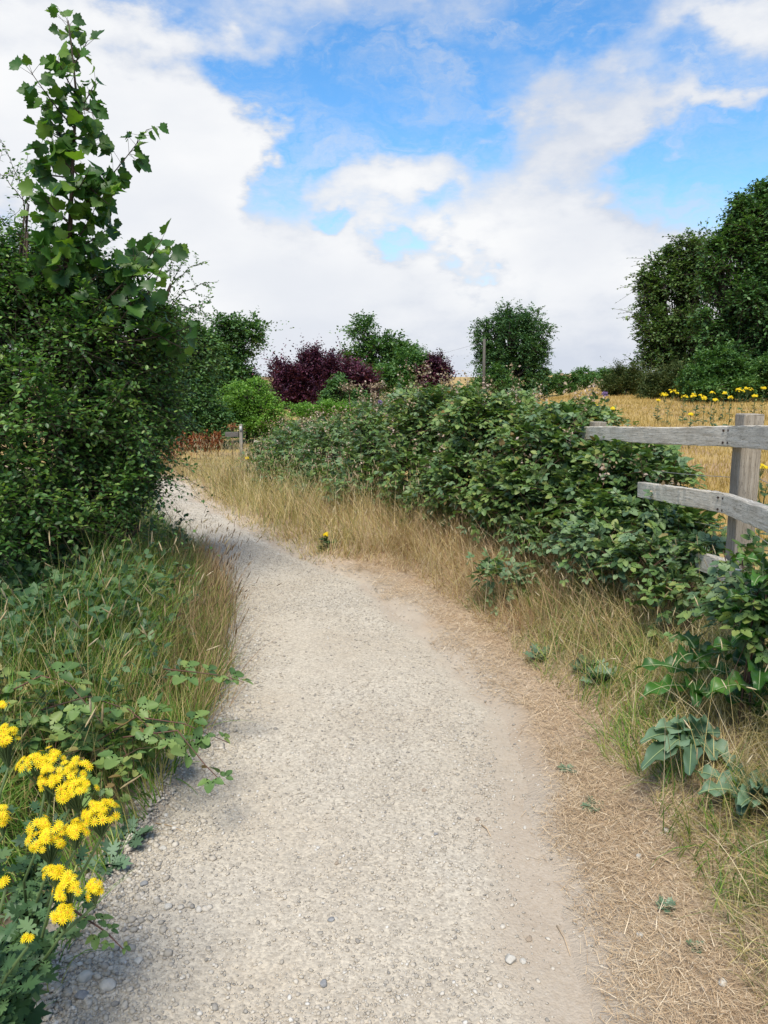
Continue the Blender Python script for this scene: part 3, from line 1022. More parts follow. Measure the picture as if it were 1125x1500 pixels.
def build_right_grass():
    g = Geo()
    # straw litter pressed flat beside the path
    def lit(x, y):
        r = dR(x, y)
        e = sstep(-.02, np.interp(y, [1.2, 3.2, 4.2], [.26, .18, .12]), r + .16 * fbm(x * 3, y * 3, 91, 4))
        return (r > -.06) & (r < 1.6) & (rng.random(len(x)) < e * 1.05)
    b = scatter(150000, -.6, 2.0, 1.2, 6.2, lit)
    n = len(b)
    b[:, 2] += .012 + rng.uniform(0, .018, n)
    blades(g, b, rng.uniform(.02, .075, n), rng.uniform(.0016, .0032, n), rng.uniform(0, 6.28, n), rng.normal(1.45, .22, n), rng.normal(.1, .5, n), 2, 0, rng.uniform(0, 3.14, n))
    b = scatter(110000, .3, 1.9, 1.2, 3.0, lit)
    n = len(b)
    b[:, 2] += .008 + rng.uniform(0, .014, n)
    blades(g, b, rng.uniform(.012, .045, n), rng.uniform(.0011, .0021, n), rng.uniform(0, 6.28, n), rng.normal(1.5, .25, n), rng.normal(.1, .7, n), 2, 0, rng.uniform(0, 3.14, n))
    b = scatter(26000, -4, .5, 6.0, 12.5, lambda x, y: (dR(x, y) > -.03) & (dR(x, y) < .8))
    n = len(b)
    b[:, 2] += .015
    blades(g, b, rng.uniform(.03, .09, n), rng.uniform(.004, .007, n), rng.uniform(0, 6.28, n), rng.normal(1.35, .25, n), rng.normal(.1, .4, n), 2, 0, rng.uniform(0, 3.14, n))
    tag(g.build('straw_litter', M['thatch']), 'flattened straw and dead grass between the path and the right verge', 'straw', kind='stuff')

    g = Geo()

    def tall(x, y):
        r = dR(x, y)
        s = np.interp(y, [1, 2.2, 3.0, 3.6, 5, 7, 9], [.38, .38, .44, .38, .28, .15, .05])
        return (r > s + .12 * fbm(x * 2.5, y * 2.5, 33)) & (r < s + 1.25) & (x < 2.2)
    b = scatter(80000, -.8, 2.2, 1.3, 6.6, tall)
    n = len(b)
    nn = fbm(b[:, 0] * 1.6, b[:, 1] * 1.6, 44, 3)
    s0 = np.interp(b[:, 1], [1, 2.2, 3.0, 3.6, 5, 7, 9], [.38, .38, .44, .38, .28, .15, .05])
    up = sstep(-.05, .5, dR(b[:, 0], b[:, 1]) - s0)
    hs = (.07 + .20 * up) * (1 + .5 * nn)
    pick = rng.random(n)
    brown = (b[:, 1] > 4.3) & (pick < .62)
    olive = ~brown & (pick < .36 + .5 * nn)
    dry = ~brown & ~olive
    for mask, mi in ((dry, 0), (brown, 1), (olive, 2)):
        grass(g, b[mask], hs[mask] * 1.0, .0034, .75, 1.2, mi, 4)
    # along the curve of the path further off
    b = scatter(52000, -4.4, 1.2, 6.4, 13.4, lambda x, y: (dR(x, y) > -.02) & (dR(x, y) < 1.5) & (rng.random(len(x)) < 1.1 - dR(x, y) * .4))
    n = len(b)
    up = sstep(0, .5, dR(b[:, 0], b[:, 1]))
    hs = (.07 + .30 * up) * (1 + .4 * fbm(b[:, 0] * 1.2, b[:, 1] * 1.2, 45, 3))
    pick = rng.random(n) + .35 * fbm(b[:, 0] * 1.3, b[:, 1] * 1.3, 46, 3)
    for mask, mi in ((pick < .50, 0), ((pick >= .50) & (pick < .74), 2), (pick >= .74, 1)):
        grass(g, b[mask], hs[mask] * .92, .0056, .6, .9, mi, 4)
    b = scatter(16000, .5, 2.2, 1.3, 5.0, lambda x, y: tall(x, y) & (rng.random(len(x)) < sstep(.05, .45, fbm(x * 1.9, y * 1.9, 47, 3) + .3 * (x - .9))))
    grass(g, b, .19 * np.ones(len(b)), .0042, .6, 1.0, 4, 4)
    # dead brown stems standing against the foot of the brambles
    b = scatter(15000, -1.2, 2.0, 3.6, 8.2, lambda x, y: (dR(x, y) > .45) & (dR(x, y) < 1.15) & (rng.random(len(x)) < .35 + 1.2 * fbm(x * 1.5, y * 1.5, 48, 3)))
    grass(g, b, .40 * np.ones(len(b)), .0036, .45, .8, 1, 4)
    # long tangled dead stems
    b = scatter(5200, -.6, 2.2, 1.4, 6.6, tall)
    n = len(b)
    b[:, 2] += rng.uniform(0, .08, n)
    blades(g, b, rng.uniform(.18, .46, n), rng.uniform(.0022, .0038, n), rng.uniform(0, 6.28, n), np.abs(rng.normal(.75, .4, n)), rng.normal(.6, .6, n), 5, 3, rng.uniform(0, 3.1, n))
    b = scatter(3000, -4.4, 1.0, 6.4, 14, lambda x, y: (dR(x, y) > .15) & (dR(x, y) < 1.3))
    n = len(b)
    tips, d = blades(g, b, rng.uniform(.35, .60, n), np.full(n, .005), rng.uniform(0, 6.28, n), np.abs(rng.normal(0, .15, n)), np.abs(rng.normal(.35, .2, n)), 4, 0, rng.uniform(0, 3.1, n))
    seedheads(g, tips, d, .06, .0045, 3)
    b = scatter(1100, -.4, 2.0, 2.0, 6.4, lambda x, y: tall(x, y))
    n = len(b)
    tips, d = blades(g, b, rng.uniform(.28, .52, n), np.full(n, .003), rng.uniform(0, 6.28, n), np.abs(rng.normal(0, .3, n)), np.abs(rng.normal(.5, .3, n)), 5, 0, rng.uniform(0, 3.1, n))
    seedheads(g, tips, d, .04, .0028, 3)
    o = g.build('dry_grass', [M['grass_dry'], M['grass_brown'], M['grass_olive'], M['seed'], M['grass_green']])
    tag(o, 'dry tawny grass on the bank between the path and the brambles', 'grass', kind='stuff')


def build_field_grass():
    g = Geo()
    n = 90000
    y = 5.5 + 30 * rng.random(n) ** 1.25
    x = y * rng.uniform(.10, .62, n)
    r = dR(np.minimum(x, 8), y)
    k = (dR(x, y) > 2.1) & (rng.random(n) < .65 + .6 * fbm(x * .5, y * .5, 77, 3))
    x, y = x[k], y[k]
    b = np.stack([x, y, terrain(x, y) - .01], -1)
    n = len(b)
    hs = .10 * (1 + .5 * fbm(x * .7, y * .7, 78, 3))
    w = .004 + .0006 * y
    blades(g, b, hs * rng.uniform(.6, 1.4, n), w * rng.uniform(.7, 1.3, n), rng.uniform(0, 6.28, n), np.abs(rng.normal(0, .35, n)), np.abs(rng.normal(.6, .3, n)), 2, 0, rng.uniform(0, 3.1, n))
    o = g.build('field_grass', M['field_blade'])
    tag(o, 'short parched golden grass covering the sloping field behind the fence', 'grass', kind='stuff')


build_left_grass()
build_right_grass()
build_field_grass()


# ------------------------------------------------------------------ trees and shrubs
def lobes_px(spec, t0, deep=.85):
    out = []
    for s in spec:
        px, py, rx, ry = s[:4]
        t = s[4] if len(s) > 4 else t0
        c = P(px, py, t)
        sx, sz = rx / F * t, ry / F * t
        out.append((c[0], c[1], c[2], sx, max(sx, sz * .6) * deep if len(s) < 6 else s[5], sz))
    return out


def tree(name, label, cat, spec, t, mat, nspray, k, leaf, spray_len, tmpl=QLEAF, trunk_r=.14, base=None, lo=.45, limbs=26, group=None, droop=.3, up=.7, up_dir=.35, jit=.35, deep=.85, twig_r=None, bark='bark', stems=1, clump=9, shoots=.08, core=.6):
    lobes = lobes_px(spec, t, deep)
    c = np.mean([l[:3] for l in lobes], 0)
    if base is None:
        base = on_ground(c[0], c[1])
    base = np.asarray(base, float)
    root = empty(name, base, label, cat, group)
    tg = Geo()
    low = min(l[2] - l[5] * .6 for l in lobes)
    fork = np.array([c[0], c[1], max(base[2] + .25, low)])
    for q in range(stems):
        off = rng.normal(0, trunk_r * 2.5, 3) * (stems > 1)
        off[2] = 0
        b0 = base + off - np.array([0, 0, .15])
        f0 = fork + off * 1.6
        mid = (b0 + f0) / 2 + rng.normal(0, trunk_r * .5, 3)
        tube(tg, [b0, mid, f0], [trunk_r * 1.3, trunk_r, trunk_r * .85], 8)
    subs = []
    for l in lobes:
        subs.append(tuple(l[:3]) + tuple(np.array(l[3:6]) * core))
        for q in range(clump):
            d = norm(rng.normal(size=3) + np.array([0, 0, .25]))
            rr = rng.uniform(.22, .42)
            subs.append(tuple(np.array(l[:3]) + d * np.array(l[3:6]) * rng.uniform(.62, .98)) + tuple(np.array(l[3:6]) * rr))
    pts, outd, idx = lobe_pts(subs, int(nspray * 1.15), lo)
    idx = idx // (clump + 1)
    for j, l in enumerate(lobes):
        lc = np.array(l[:3])
        mid = fork * .45 + lc * .55 + rng.normal(0, .08, 3) * l[3]
        tube(tg, [fork, mid, lc + np.array([0, 0, l[5] * .3])], [trunk_r * .75, trunk_r * .5, trunk_r * .2], 6)
        own = pts[idx == j]
        if len(own):
            sel = own[rng.choice(len(own), min(len(own), limbs), replace=False)]
            for e in sel:
                a = fork * .3 + lc * .7 + (lc - fork) * rng.uniform(-.4, .3)
                m = (a + e) / 2 + rng.normal(0, .08, 3) * l[3]
                tube(tg, [a, m, e], [trunk_r * .30, trunk_r * .18, trunk_r * .05], 4)
    tg.build('trunk', M[bark], root, base, smooth=True)
    cg = Geo()
    dirs = outd + np.array([0, 0, up_dir]) + rng.normal(0, .45, pts.shape)
    Ls = spray_len * rng.uniform(.6, 1.4, len(pts)) * np.where(rng.random(len(pts)) < shoots, 2.6, 1.0)
    twg = (cg, twig_r, 1) if twig_r else None
    sprays(cg, tmpl, pts - norm(dirs) * Ls[:, None] * .3, dirs, Ls, k, leaf, droop, up, 0, twg, jit)
    mats = [M[mat]] + ([M['twig']] if twig_r else [])
    cg.build('crown', mats, root, base)
    return root


# far trees and shrubs, back to front
TG = 'trees and shrubs beyond the brambles'
tree('dark_tree', 'dark round-topped tree rising behind the left bushes, nearest the purple tree', 'tree', [(335, 505, 48, 42), (300, 530, 45, 45), (350, 540, 34, 40), (330, 590, 55, 50)], 30, 'far_dark', 2300, 9, .17, .6, lo=.35, group=TG)
tree('tall_hedge_tree', 'tall dark leafy tree hanging over the bend, directly behind the thorn bush', 'tree', [(275, 540, 48, 62), (295, 600, 38, 60), (262, 635, 52, 45), (240, 580, 50, 90)], 17, 'far_dark', 4800, 10, .10, .40, lo=.5, group=TG, droop=.6, trunk_r=.1)
tree('bright_green_tree', 'small bright yellow-green tree with arching branches behind the signpost', 'tree', [(362, 580, 38, 30), (385, 602, 36, 28), (345, 605, 28, 26), (368, 618, 42, 18)], 19, 'far_bright', 1300, 9, .075, .34, lo=.35, group=TG, droop=.7, trunk_r=.06, stems=3)
tree('dark_shrub', 'low dark shrub in shade under the bright green tree', 'shrub', [(330, 650, 40, 24), (380, 645, 40, 20), (420, 640, 40, 18)], 21, 'far_dark', 800, 8, .09, .3, lo=.3, group=TG, trunk_r=.05)
tree('purple_tree', 'wide dark purple-leaved plum tree in the middle distance', 'tree', [(432, 556, 38, 36), (475, 556, 46, 34), (452, 540, 32, 27), (512, 562, 36, 28), (495, 545, 36, 26), (535, 568, 28, 20), (470, 585, 60, 25), (420, 560, 26, 28)], 26, 'purple', 3600, 9, .12, .45, lo=.3, group=TG, up_dir=.9, droop=.1)
tree('green_shrub', 'dark green shrub growing against the purple plum tree', 'shrub', [(494, 574, 20, 22), (515, 585, 22, 16), (480, 590, 20, 14)], 23, 'far_dark', 500, 8, .10, .3, lo=.3, group=TG, trunk_r=.05)
tree('ash_tree', 'pale airy ash tree with sky showing through, behind the purple plum', 'tree', [(538, 494, 32, 26), (568, 504, 34, 26), (520, 520, 24, 20), (555, 530, 36, 24), (590, 520, 26, 24), (545, 555, 44, 22)], 38, 'far_mid', 1050, 8, .19, .6, lo=.5, core=.2, group=TG)
tree('leafy_tree', 'rounded mid green tree between the pale ash and the small purple tree', 'tree', [(598, 536, 34, 32), (616, 548, 28, 28), (585, 558, 40, 26)], 34, 'far_mid', 1900, 8, .16, .5, lo=.35, group=TG)
tree('small_purple_tree', 'small purple-leaved tree at the right end of the distant group', 'tree', [(638, 540, 19, 20), (650, 546, 13, 13), (628, 552, 20, 18)], 33, 'purple', 650, 8, .14, .4, lo=.35, group=TG, trunk_r=.08)
tree('pale_shrub', 'light yellow-green shrub peeping over the brambles below the purple plum', 'shrub', [(450, 604, 26, 12), (485, 600, 26, 11), (510, 603, 20, 9)], 17, 'far_bright', 650, 8, .06, .2, lo=.3, group=TG, trunk_r=.03)
tree('clipped_hedge', 'dark neatly clipped garden hedge below the pale ash tree', 'hedge', [(540, 600, 30, 10), (575, 598, 30, 10), (608, 598, 30, 10)], 21, 'far_dark', 1200, 8, .05, .12, lo=.6, group=TG, trunk_r=.03)
tree('large_ash_tree', 'solitary broad domed ash tree standing alone right of centre', 'tree', [(750, 476, 28, 36), (728, 500, 34, 40), (774, 500, 32, 42), (750, 508, 48, 48), (722, 530, 32, 32), (780, 530, 30, 32), (752, 550, 52, 38)], 45, 'ash', 3300, 9, .18, .55, lo=.45, core=.9, clump=8, group=TG, limbs=40, trunk_r=.26)
tree('pole_shrub', 'mid green shrub at the foot of the utility pole', 'shrub', [(720, 553, 22, 17), (740, 562, 20, 14), (705, 565, 18, 14)], 41, 'far_mid', 500, 8, .15, .4, lo=.3, group=TG, trunk_r=.06)
tree('boundary_hedge', 'long green field hedge running right from the solitary ash tree', 'hedge', [(800, 564, 22, 18, 48), (826, 561, 24, 17, 50), (856, 557, 24, 15, 52), (885, 555, 24, 13, 54), (915, 553, 26, 12, 56)], 50, 'far_mid', 2600, 8, .16, .35, lo=.4, group=TG, trunk_r=.06)
tree('airy_ash_tree', 'tall open ash tree with gaps of sky in front of the big right-hand tree', 'tree',
     [(1005, 372, 40, 32), (970, 420, 38, 40), (1020, 425, 42, 42), (955, 478, 30, 30), (1000, 480, 46, 34), (965, 515, 40, 24), (1030, 500, 40, 30), (1000, 545, 50, 22)], 31, 'ash_olive', 2700, 9, .17, .6, lo=.5, core=.7, shoots=.10, twig_r=.012, group=TG, limbs=40, trunk_r=.16)
tree('big_tree', 'largest dense dark green tree at the right edge of the photo', 'tree',
     [(1112, 330, 36, 44), (1080, 365, 36, 44), (1118, 300, 26, 30), (1130, 400, 50, 60), (1085, 440, 48, 50), (1060, 480, 40, 36), (1115, 490, 52, 44), (1100, 540, 60, 36), (1150, 470, 50, 90), (1055, 400, 26, 30)], 27, 'far_dark', 5400, 9, .18, .55, lo=.45, core=.45, shoots=.10, twig_r=.012, group=TG, trunk_r=.25)
tree('ivy_bank', 'mounded light green bush at the foot of the largest tree', 'shrub', [(1050, 535, 36, 24), (1085, 550, 46, 26), (1020, 552, 34, 22), (1130, 545, 40, 30), (1060, 568, 60, 16)], 24.5, 'far_mid', 3400, 9, .11, .28, lo=.5, group=TG, trunk_r=.06)
tree('gorse_bush', 'dark spiky gorse bush left of the others at the field top', 'shrub', [(905, 562, 18, 24), (925, 560, 16, 22), (890, 570, 10, 14), (945, 570, 20, 20)], 29, 'gorse', 1500, 12, .12, .4, NARROW, lo=.3, group=TG, up_dir=.9, droop=0, trunk_r=.05)
tree('brown_gorse', 'brownish olive gorse bush between the spiky gorse and the light green bush', 'shrub', [(965, 562, 24, 24), (990, 562, 26, 24), (1010, 572, 26, 16), (960, 578, 30, 14)], 26.5, 'gorse', 1700, 12, .12, .35, NARROW, lo=.3, group=TG, up_dir=.7, droop=0, trunk_r=.05)

tree('field_hedge', 'dark hedge closing the gaps beneath the distant trees behind the purple plum', 'hedge', [(400, 580, 40, 22), (450, 590, 40, 18), (530, 592, 40, 18), (590, 588, 40, 18), (640, 582, 36, 17), (680, 578, 30, 14)], 43, 'far_dark', 2600, 8, .15, .35, lo=.4, group=TG, trunk_r=.06)

# ---- the thorn bush on the left
HB = [(60, 470, 100, 95, 5.2, .8), (165, 500, 78, 85, 5.6, .8), (20, 390, 60, 60, 5.3, .6), (120, 425, 78, 50, 5.4, .6), (70, 620, 115, 110, 4.9, .8), (165, 610, 70, 90, 5.4, .8), (155, 705, 58, 60, 5.2, .6), (60, 740, 95, 75, 4.7, .7),
      (-80, 560, 120, 200, 5.0, .8), (215, 560, 42, 60, 6.0, .5), (222, 480, 42, 48, 5.8, .5), (232, 545, 36, 45, 5.9, .5), (222, 610, 36, 42, 5.9, .45), (85, 770, 62, 40, 4.9, .5), (190, 650, 42, 45, 5.6, .4), (135, 745, 48, 36, 5.4, .4), (190, 690, 34, 32, 5.7, .35), (120, 700, 70, 60, 5.6, .5)]
hb = tree('thorn_bush', 'huge dark small-leaved thorn bush filling the left side of the path', 'bush', HB, 5.2, 'hawthorn', 7600, 12, .042, .25, LEAF, trunk_r=.045, base=on_ground(-2.7, 5.1), lo=.35, limbs=22, up_dir=.25, droop=.3, twig_r=.0022, bark='twig', stems=4, shoots=.2, clump=13, core=.5)


def twig_spray(geo, pts, leaf, tmpl, n, mat_leaf=0, mat_twig=1, r=.004, spread=.05):
    """one bare wand with small leaves along it"""
    pts = np.asarray(pts, float)
    tube(geo, pts, np.linspace(r, r * .3, len(pts)), 5, mat_twig)
    u = np.linspace(.12, 1, n) * (len(pts) - 1)
    i = np.minimum(u.astype(int), len(pts) - 2)
    f = (u - i)[:, None]
    p = pts[i] * (1 - f) + pts[i + 1] * f
    tan = norm(pts[i + 1] - pts[i])
    side = norm(np.cross(tan, np.array([0, 0, 1.0]))) * np.where(np.arange(n) % 2 == 0, 1, -1)[:, None]
    inst(geo, tmpl, p + rng.normal(0, spread * .1, p.shape), frames(tan * .5 + side + rng.normal(0, .4, p.shape), np.array([0, 0, .8]) + rng.normal(0, .5, p.shape)), leaf * rng.uniform(.6, 1.2, n), mat_leaf)


def wands(name, label, starts, ends, t, leaf, n, base, bend=.08):
    root = empty(name, base, label, 'shrub')
    g = Geo()
    for (a, b_) in zip(starts, ends):
        p0, p1 = P(*a, t), P(*b_, t + rng.uniform(-.2, .2))
        pm = (p0 + p1) / 2 + np.array([rng.normal(0, .04), rng.normal(0, .05), bend * np.linalg.norm(p1 - p0)])
        tt = np.linspace(0, 1, 9)[:, None]
        pts = (1 - tt) ** 2 * p0 + 2 * tt * (1 - tt) * pm + tt ** 2 * p1 + rng.normal(0, .006, (9, 3))
        twig_spray(g, pts, leaf, LEAF, n)
        for q in (3, 4, 5, 6):
            e = pts[q] + norm(pts[q + 1] - pts[q - 1] + rng.normal(0, .6, 3)) * rng.uniform(.10, .22)
            twig_spray(g, np.linspace(pts[q], e, 4) + rng.normal(0, .004, (4, 3)), leaf * .9, LEAF, n // 2, r=.002)
    g.build('branches', [M['hawthorn'], M['twig']], root, base)
    # the hidden stem they spring from
    sg = Geo()
    c = P(*starts[0], t)
    tube(sg, [np.asarray(base), (np.asarray(base) + c) / 2 + np.array([.05, .1, 0]), c], [.022, .016, .008], 6)
    for a in starts[1:]:
        tube(sg, [(np.asarray(base) * .3 + c * .7), P(*a, t)], [.010, .005], 5)
    sg.build('stem', M['twig'], root, base, smooth=True)


wands('blackthorn_shrub', 'thin wiry small-leaved branches reaching above the thorn bush at the left edge',
      [(40, 340), (42, 300), (38, 330), (30, 345), (36, 300)], [(2, 205), (-12, 240), (40, 225), (-20, 300), (70, 275)], 5.1, .030, 20, on_ground(-2.9, 5.3))
wands('elder_shrub', 'slender drooping twigs with tiny leaves silhouetted against the sky right of the sycamore',
      [(250, 420), (255, 440), (248, 430), (262, 460), (255, 445), (250, 415)], [(305, 385), (318, 412), (275, 375), (310, 440), (300, 465), (255, 372)], 5.85, .026, 30, on_ground(-2.75, 5.6), .16)


# ---- the young sycamore
def sycamore():
    base = on_ground(-2.6, 5.8)
    root = empty('sycamore_sapling', base, 'tall young sycamore with big lobed leaves rising out of the thorn bush', 'tree')
    tg, cg = Geo(), Geo()
    t = 4.75
    spine = [base, P(85, 640, t + .8), P(92, 430, t + .25), P(103, 330, t), P(107, 230, t), P(112, 140, t), P(104, 60, t), P(100, 30, t)]
    tube(tg, spine, [.03, .026, .020, .015, .011, .008, .005, .003], 7)
    br = [((104, 320), (215, 190), 22), ((108, 250), (160, 300), 9), ((107, 230), (52, 135), 14), ((110, 190), (45, 105), 8), ((111, 170), (140, 120), 9), ((108, 260), (48, 250), 8), ((104, 100), (128, 60), 6),
          ((104, 330), (65, 290), 8), ((100, 370), (165, 330), 8), ((96, 400), (60, 360), 9), ((104, 60), (98, 28), 6), ((112, 140), (85, 90), 9), ((110, 200), (150, 215), 8), ((98, 390), (130, 375), 8),
          ((112, 150), (135, 165), 6), ((106, 290), (130, 250), 7), ((107, 250), (75, 215), 8), ((109, 215), (60, 185), 6),
          ((180, 420), (238, 350), 13), ((180, 410), (200, 375), 8), ((190, 430), (225, 400), 8), ((210, 440), (250, 365), 6),
          ((98, 390), (58, 402), 9), ((100, 370), (142, 300), 7), ((94, 425), (142, 405), 9), ((94, 430), (45, 425), 8), ((101, 350), (60, 320), 7), ((190, 500), (275, 480), 10), ((200, 470), (268, 510), 7), ((150, 500), (190, 450), 6), ((120, 480), (150, 440), 5)]
    big = P(92, 430, t)
    for a in ((180, 415), (190, 500), (150, 500), (120, 480)):
        tube(tg, [P(90, 520, t + .5), (P(90, 520, t + .5) + P(*a, t + .2)) / 2 + np.array([0, 0, .03]), P(*a, t + .2)], [.014, .010, .006], 5)
    for (a, b, n) in br:
        dt = rng.uniform(-.25, .25)
        low = a[0] > 115 or a[1] > 415
        p0 = P(*a, t + (.2 if low else 0))
        p1 = P(*b, t + (.2 if low else 0) + dt)
        L = np.linalg.norm(p1 - p0)
        pm = (p0 + p1) / 2 + np.array([0, 0, -.06 * L])
        tt = np.linspace(0, 1, 7)[:, None]
        pts = (1 - tt) ** 2 * p0 + 2 * tt * (1 - tt) * pm + tt ** 2 * p1
        tube(tg, pts, np.linspace(.006, .0022, 7), 5)
        n = int(n * (1.6 if low else 2.0))
        u = rng.uniform(.03, 1.0, n)
        u[0] = 1.0
        c = (1 - u[:, None]) ** 2 * p0 + 2 * (u * (1 - u))[:, None] * pm + u[:, None] ** 2 * p1
        tan = norm(p1 - p0)
        pd = norm(tan * .4 + rng.normal(0, .7, (n, 3)) + np.array([0, 0, .25]))
        pl = rng.uniform(.03, .10, n)
        e = c + pd * pl[:, None]
        prisms(tg, c, e, .0016, .0012)
        fw = pd + np.array([0, 0, -.55]) + rng.normal(0, .3, (n, 3))
        nr = np.array([.1, -.75, .6]) + rng.normal(0, .5, (n, 3))
        inst(cg, SYC, e, frames(fw, nr), rng.uniform(.055, .115, n) * np.where(e[:, 2] > 3.1, .85, 1.0))
    tg.build('trunk', M['twig'], root, base, smooth=True)
    cg.build('crown', M['sycamore'], root, base)


sycamore()


# ------------------------------------------------------------------ brambles along the fence
def bramble(label, spec, t, n, leaf, k=5, near=False, pale=.25, canes=8, heads=0, deep=.9, lo=.5, base=None):
    lobes = lobes_px(spec, t, deep)
    c = np.mean([l[:3] for l in lobes], 0)
    if base is None:
        base = on_ground(c[0], c[1])
    root = empty('bramble_bush', base, label, 'bramble', 'bramble bushes along the fence')
    fg, sg = Geo(), Geo()
    pts, outd, idx = lobe_pts(lobes, n, lo)
    gz = terrain(pts[:, 0], pts[:, 1])
    kp = pts[:, 2] > gz + .04
    pts, outd = pts[kp], outd[kp]
    dirs = outd * 1.0 + np.array([0, 0, .15]) + np.array([0, 0, .9]) * np.maximum(outd[:, 2:3] - .3, 0) + rng.normal(0, .55, pts.shape)
    Ls = rng.uniform(.14, .32, len(pts))
    half = rng.random(len(pts)) < pale
    tm = TRI if near else TRIF
    for msk, mi in ((~half, 0), (half, 1)):
        if msk.any():
            sprays(fg, tm, pts[msk] - norm(dirs[msk]) * .1, dirs[msk], Ls[msk], k, leaf, .45, 1.0, mi, (fg, .0022, 2), .38, .8)
    # arching canes
    for q in range(canes):
        l = lobes[rng.integers(len(lobes))]
        a = rng.uniform(0, 6.28)
        p0 = np.array([l[0] + rng.normal(0, .3) * l[3], l[1] + rng.normal(0, .3) * l[4], 0])
        p0[2] = float(terrain(p0[0], p0[1])) - .05
        p1 = np.array([l[0], l[1], l[2] + l[5] * rng.uniform(1.0, 1.45)]) + np.array([math.cos(a) * l[3], math.sin(a) * l[4], 0]) * .35
        p2 = np.array([l[0] + math.cos(a) * l[3] * 1.05, l[1] + math.sin(a) * l[4] * 1.05, l[2] + l[5] * rng.uniform(.1, .8)])
        tt = np.linspace(0, 1, 12)[:, None]
        pp = (1 - tt) ** 2 * p0 + 2 * tt * (1 - tt) * p1 + tt ** 2 * p2
        sg = Geo()
        tube(sg, pp, np.linspace(.005, .002, 12), 5)
        sg.build('cane', M['cane'], root, base)
        m = 9
        j = rng.integers(6, 11, m)
        c0 = pp[j]
        sprays(fg, tm, c0, pp[j + 1] - pp[j - 1] + rng.normal(0, .08, (m, 3)), np.full(m, .12), 2, leaf * .9, .2, .9, int(rng.random() < .4), None, .35)
    fg.build('foliage', [M['bramble'], M['bramble_pale'], M['cane']], root, base)
    if heads:
        top = pts[(outd[:, 2] > .25)]
        sel = top[rng.choice(len(top), min(heads, len(top)), replace=False)]
        m = 15
        up = np.stack([rng.normal(0, .45, len(sel)), rng.normal(0, .45, len(sel)), np.full(len(sel), 1.)], -1)
        Lh = rng.uniform(.14, .34, len(sel))
        q = sel[:, None] + norm(up)[:, None] * (Lh[:, None] * rng.uniform(.5, 1.08, (len(sel), m)))[..., None] + rng.normal(0, .02, (len(sel), m, 3))
        for i in range(len(sel)):
            hg = Geo()
            prisms(hg, sel[i:i + 1], (sel + norm(up) * Lh[:, None])[i:i + 1], .0018, .0012, 1)
            inst(hg, QLEAF, q[i], rand_rot(m), rng.uniform(.018, .038, m))
            hg.build('flower_head', [M['bract'], M['cane']], root, base)
    return root


bramble('bramble mass behind the fence rails, nearest the camera, left of the grey post', [(970, 695, 36, 34, 4.9, .25), (920, 690, 62, 48, 5.1, .45), (880, 678, 46, 30, 5.3, .35), (990, 770, 50, 34, 4.3, .25), (905, 760, 60, 50, 4.7, .4)], 4.7, 620, .105, 5, True, .2, 10, 10)
bramble('glaucous bramble clump in front of the lower fence rails, sprawling into the dry grass', [(965, 820, 54, 32, 3.9, .2), (900, 800, 50, 36, 4.3, .25), (1030, 815, 26, 24, 3.75, .1), (985, 862, 46, 18, 3.7, .15), (850, 780, 34, 24, 4.6, .2)], 4.0, 170, .10, 4, True, .6, 6, 0)
bramble('dark bramble bush covering the top rail where the pale rail first emerges', [(800, 650, 62, 50, 5.7, .5), (770, 715, 70, 48, 5.7, .45), (850, 715, 48, 42, 5.3, .4), (838, 612, 30, 22, 5.9, .3)], 5.5, 760, .105, 5, True, .2, 9, 14)
bramble('tall bramble bush with green shoots, left of the grey rail hidden in leaves', [(705, 618, 58, 46, 6.8, .55), (690, 592, 30, 24, 7.0, .4), (690, 700, 70, 52, 6.6, .5), (740, 610, 44, 30, 7.0, .5), (730, 735, 50, 35, 6.2, .4)], 6.6, 800, .10, 5, True, .25, 9, 26)
bramble('highest bramble bush of the row, topped with dry pinkish flower sprays', [(635, 606, 54, 40, 7.8, .6), (610, 590, 34, 24, 7.9, .5), (655, 588, 30, 22, 7.7, .5), (615, 685, 66, 48, 7.5, .55), (600, 640, 44, 40, 8.0, .6), (650, 720, 50, 30, 7.0, .4)], 7.6, 850, .10, 5, False, .35, 9, 60)
bramble('broad greyish bramble bush in the middle of the row', [(555, 640, 50, 40, 8.9, .6), (545, 612, 30, 20, 9.0, .5), (535, 700, 60, 40, 8.5, .55), (575, 625, 38, 28, 9.2, .6)], 8.8, 800, .10, 5, False, .45, 8, 60)
bramble('bramble bush with many dry flower heads, left of the row middle', [(490, 655, 50, 38, 10, .7), (470, 700, 55, 34, 9.6, .6), (510, 635, 36, 24, 10.3, .6)], 9.9, 760, .10, 5, False, .45, 7, 60)
bramble('low bramble bush sloping down towards the signpost', [(435, 655, 42, 32, 11.2, .7), (420, 690, 46, 28, 10.8, .6), (455, 635, 32, 20, 11.6, .6)], 11.1, 700, .10, 5, False, .45, 6, 50)
bramble('end bramble bush beside the signpost, grown over the fence end', [(395, 668, 30, 24, 12.6, .6), (382, 690, 28, 18, 12.3, .5)], 12.5, 420, .095, 5, False, .45, 4, 20)
bramble('low yellow-green bramble growth on the field side of the fence, topped by ragwort', [(800, 618, 55, 20, 8.5, .6), (745, 592, 42, 18, 9.3, .6), (860, 612, 46, 16, 7.5, .5)], 8.4, 420, .09, 5, False, .7, 6, 16)
bramble('small bramble shoot spreading over the red-brown grass in front of the row', [(735, 840, 40, 18, 4.9, .2), (765, 780, 20, 18, 5.2, .12), (800, 800, 20, 18, 5.0, .12)], 5.0, 48, .10, 4, True, .7, 4, 0)
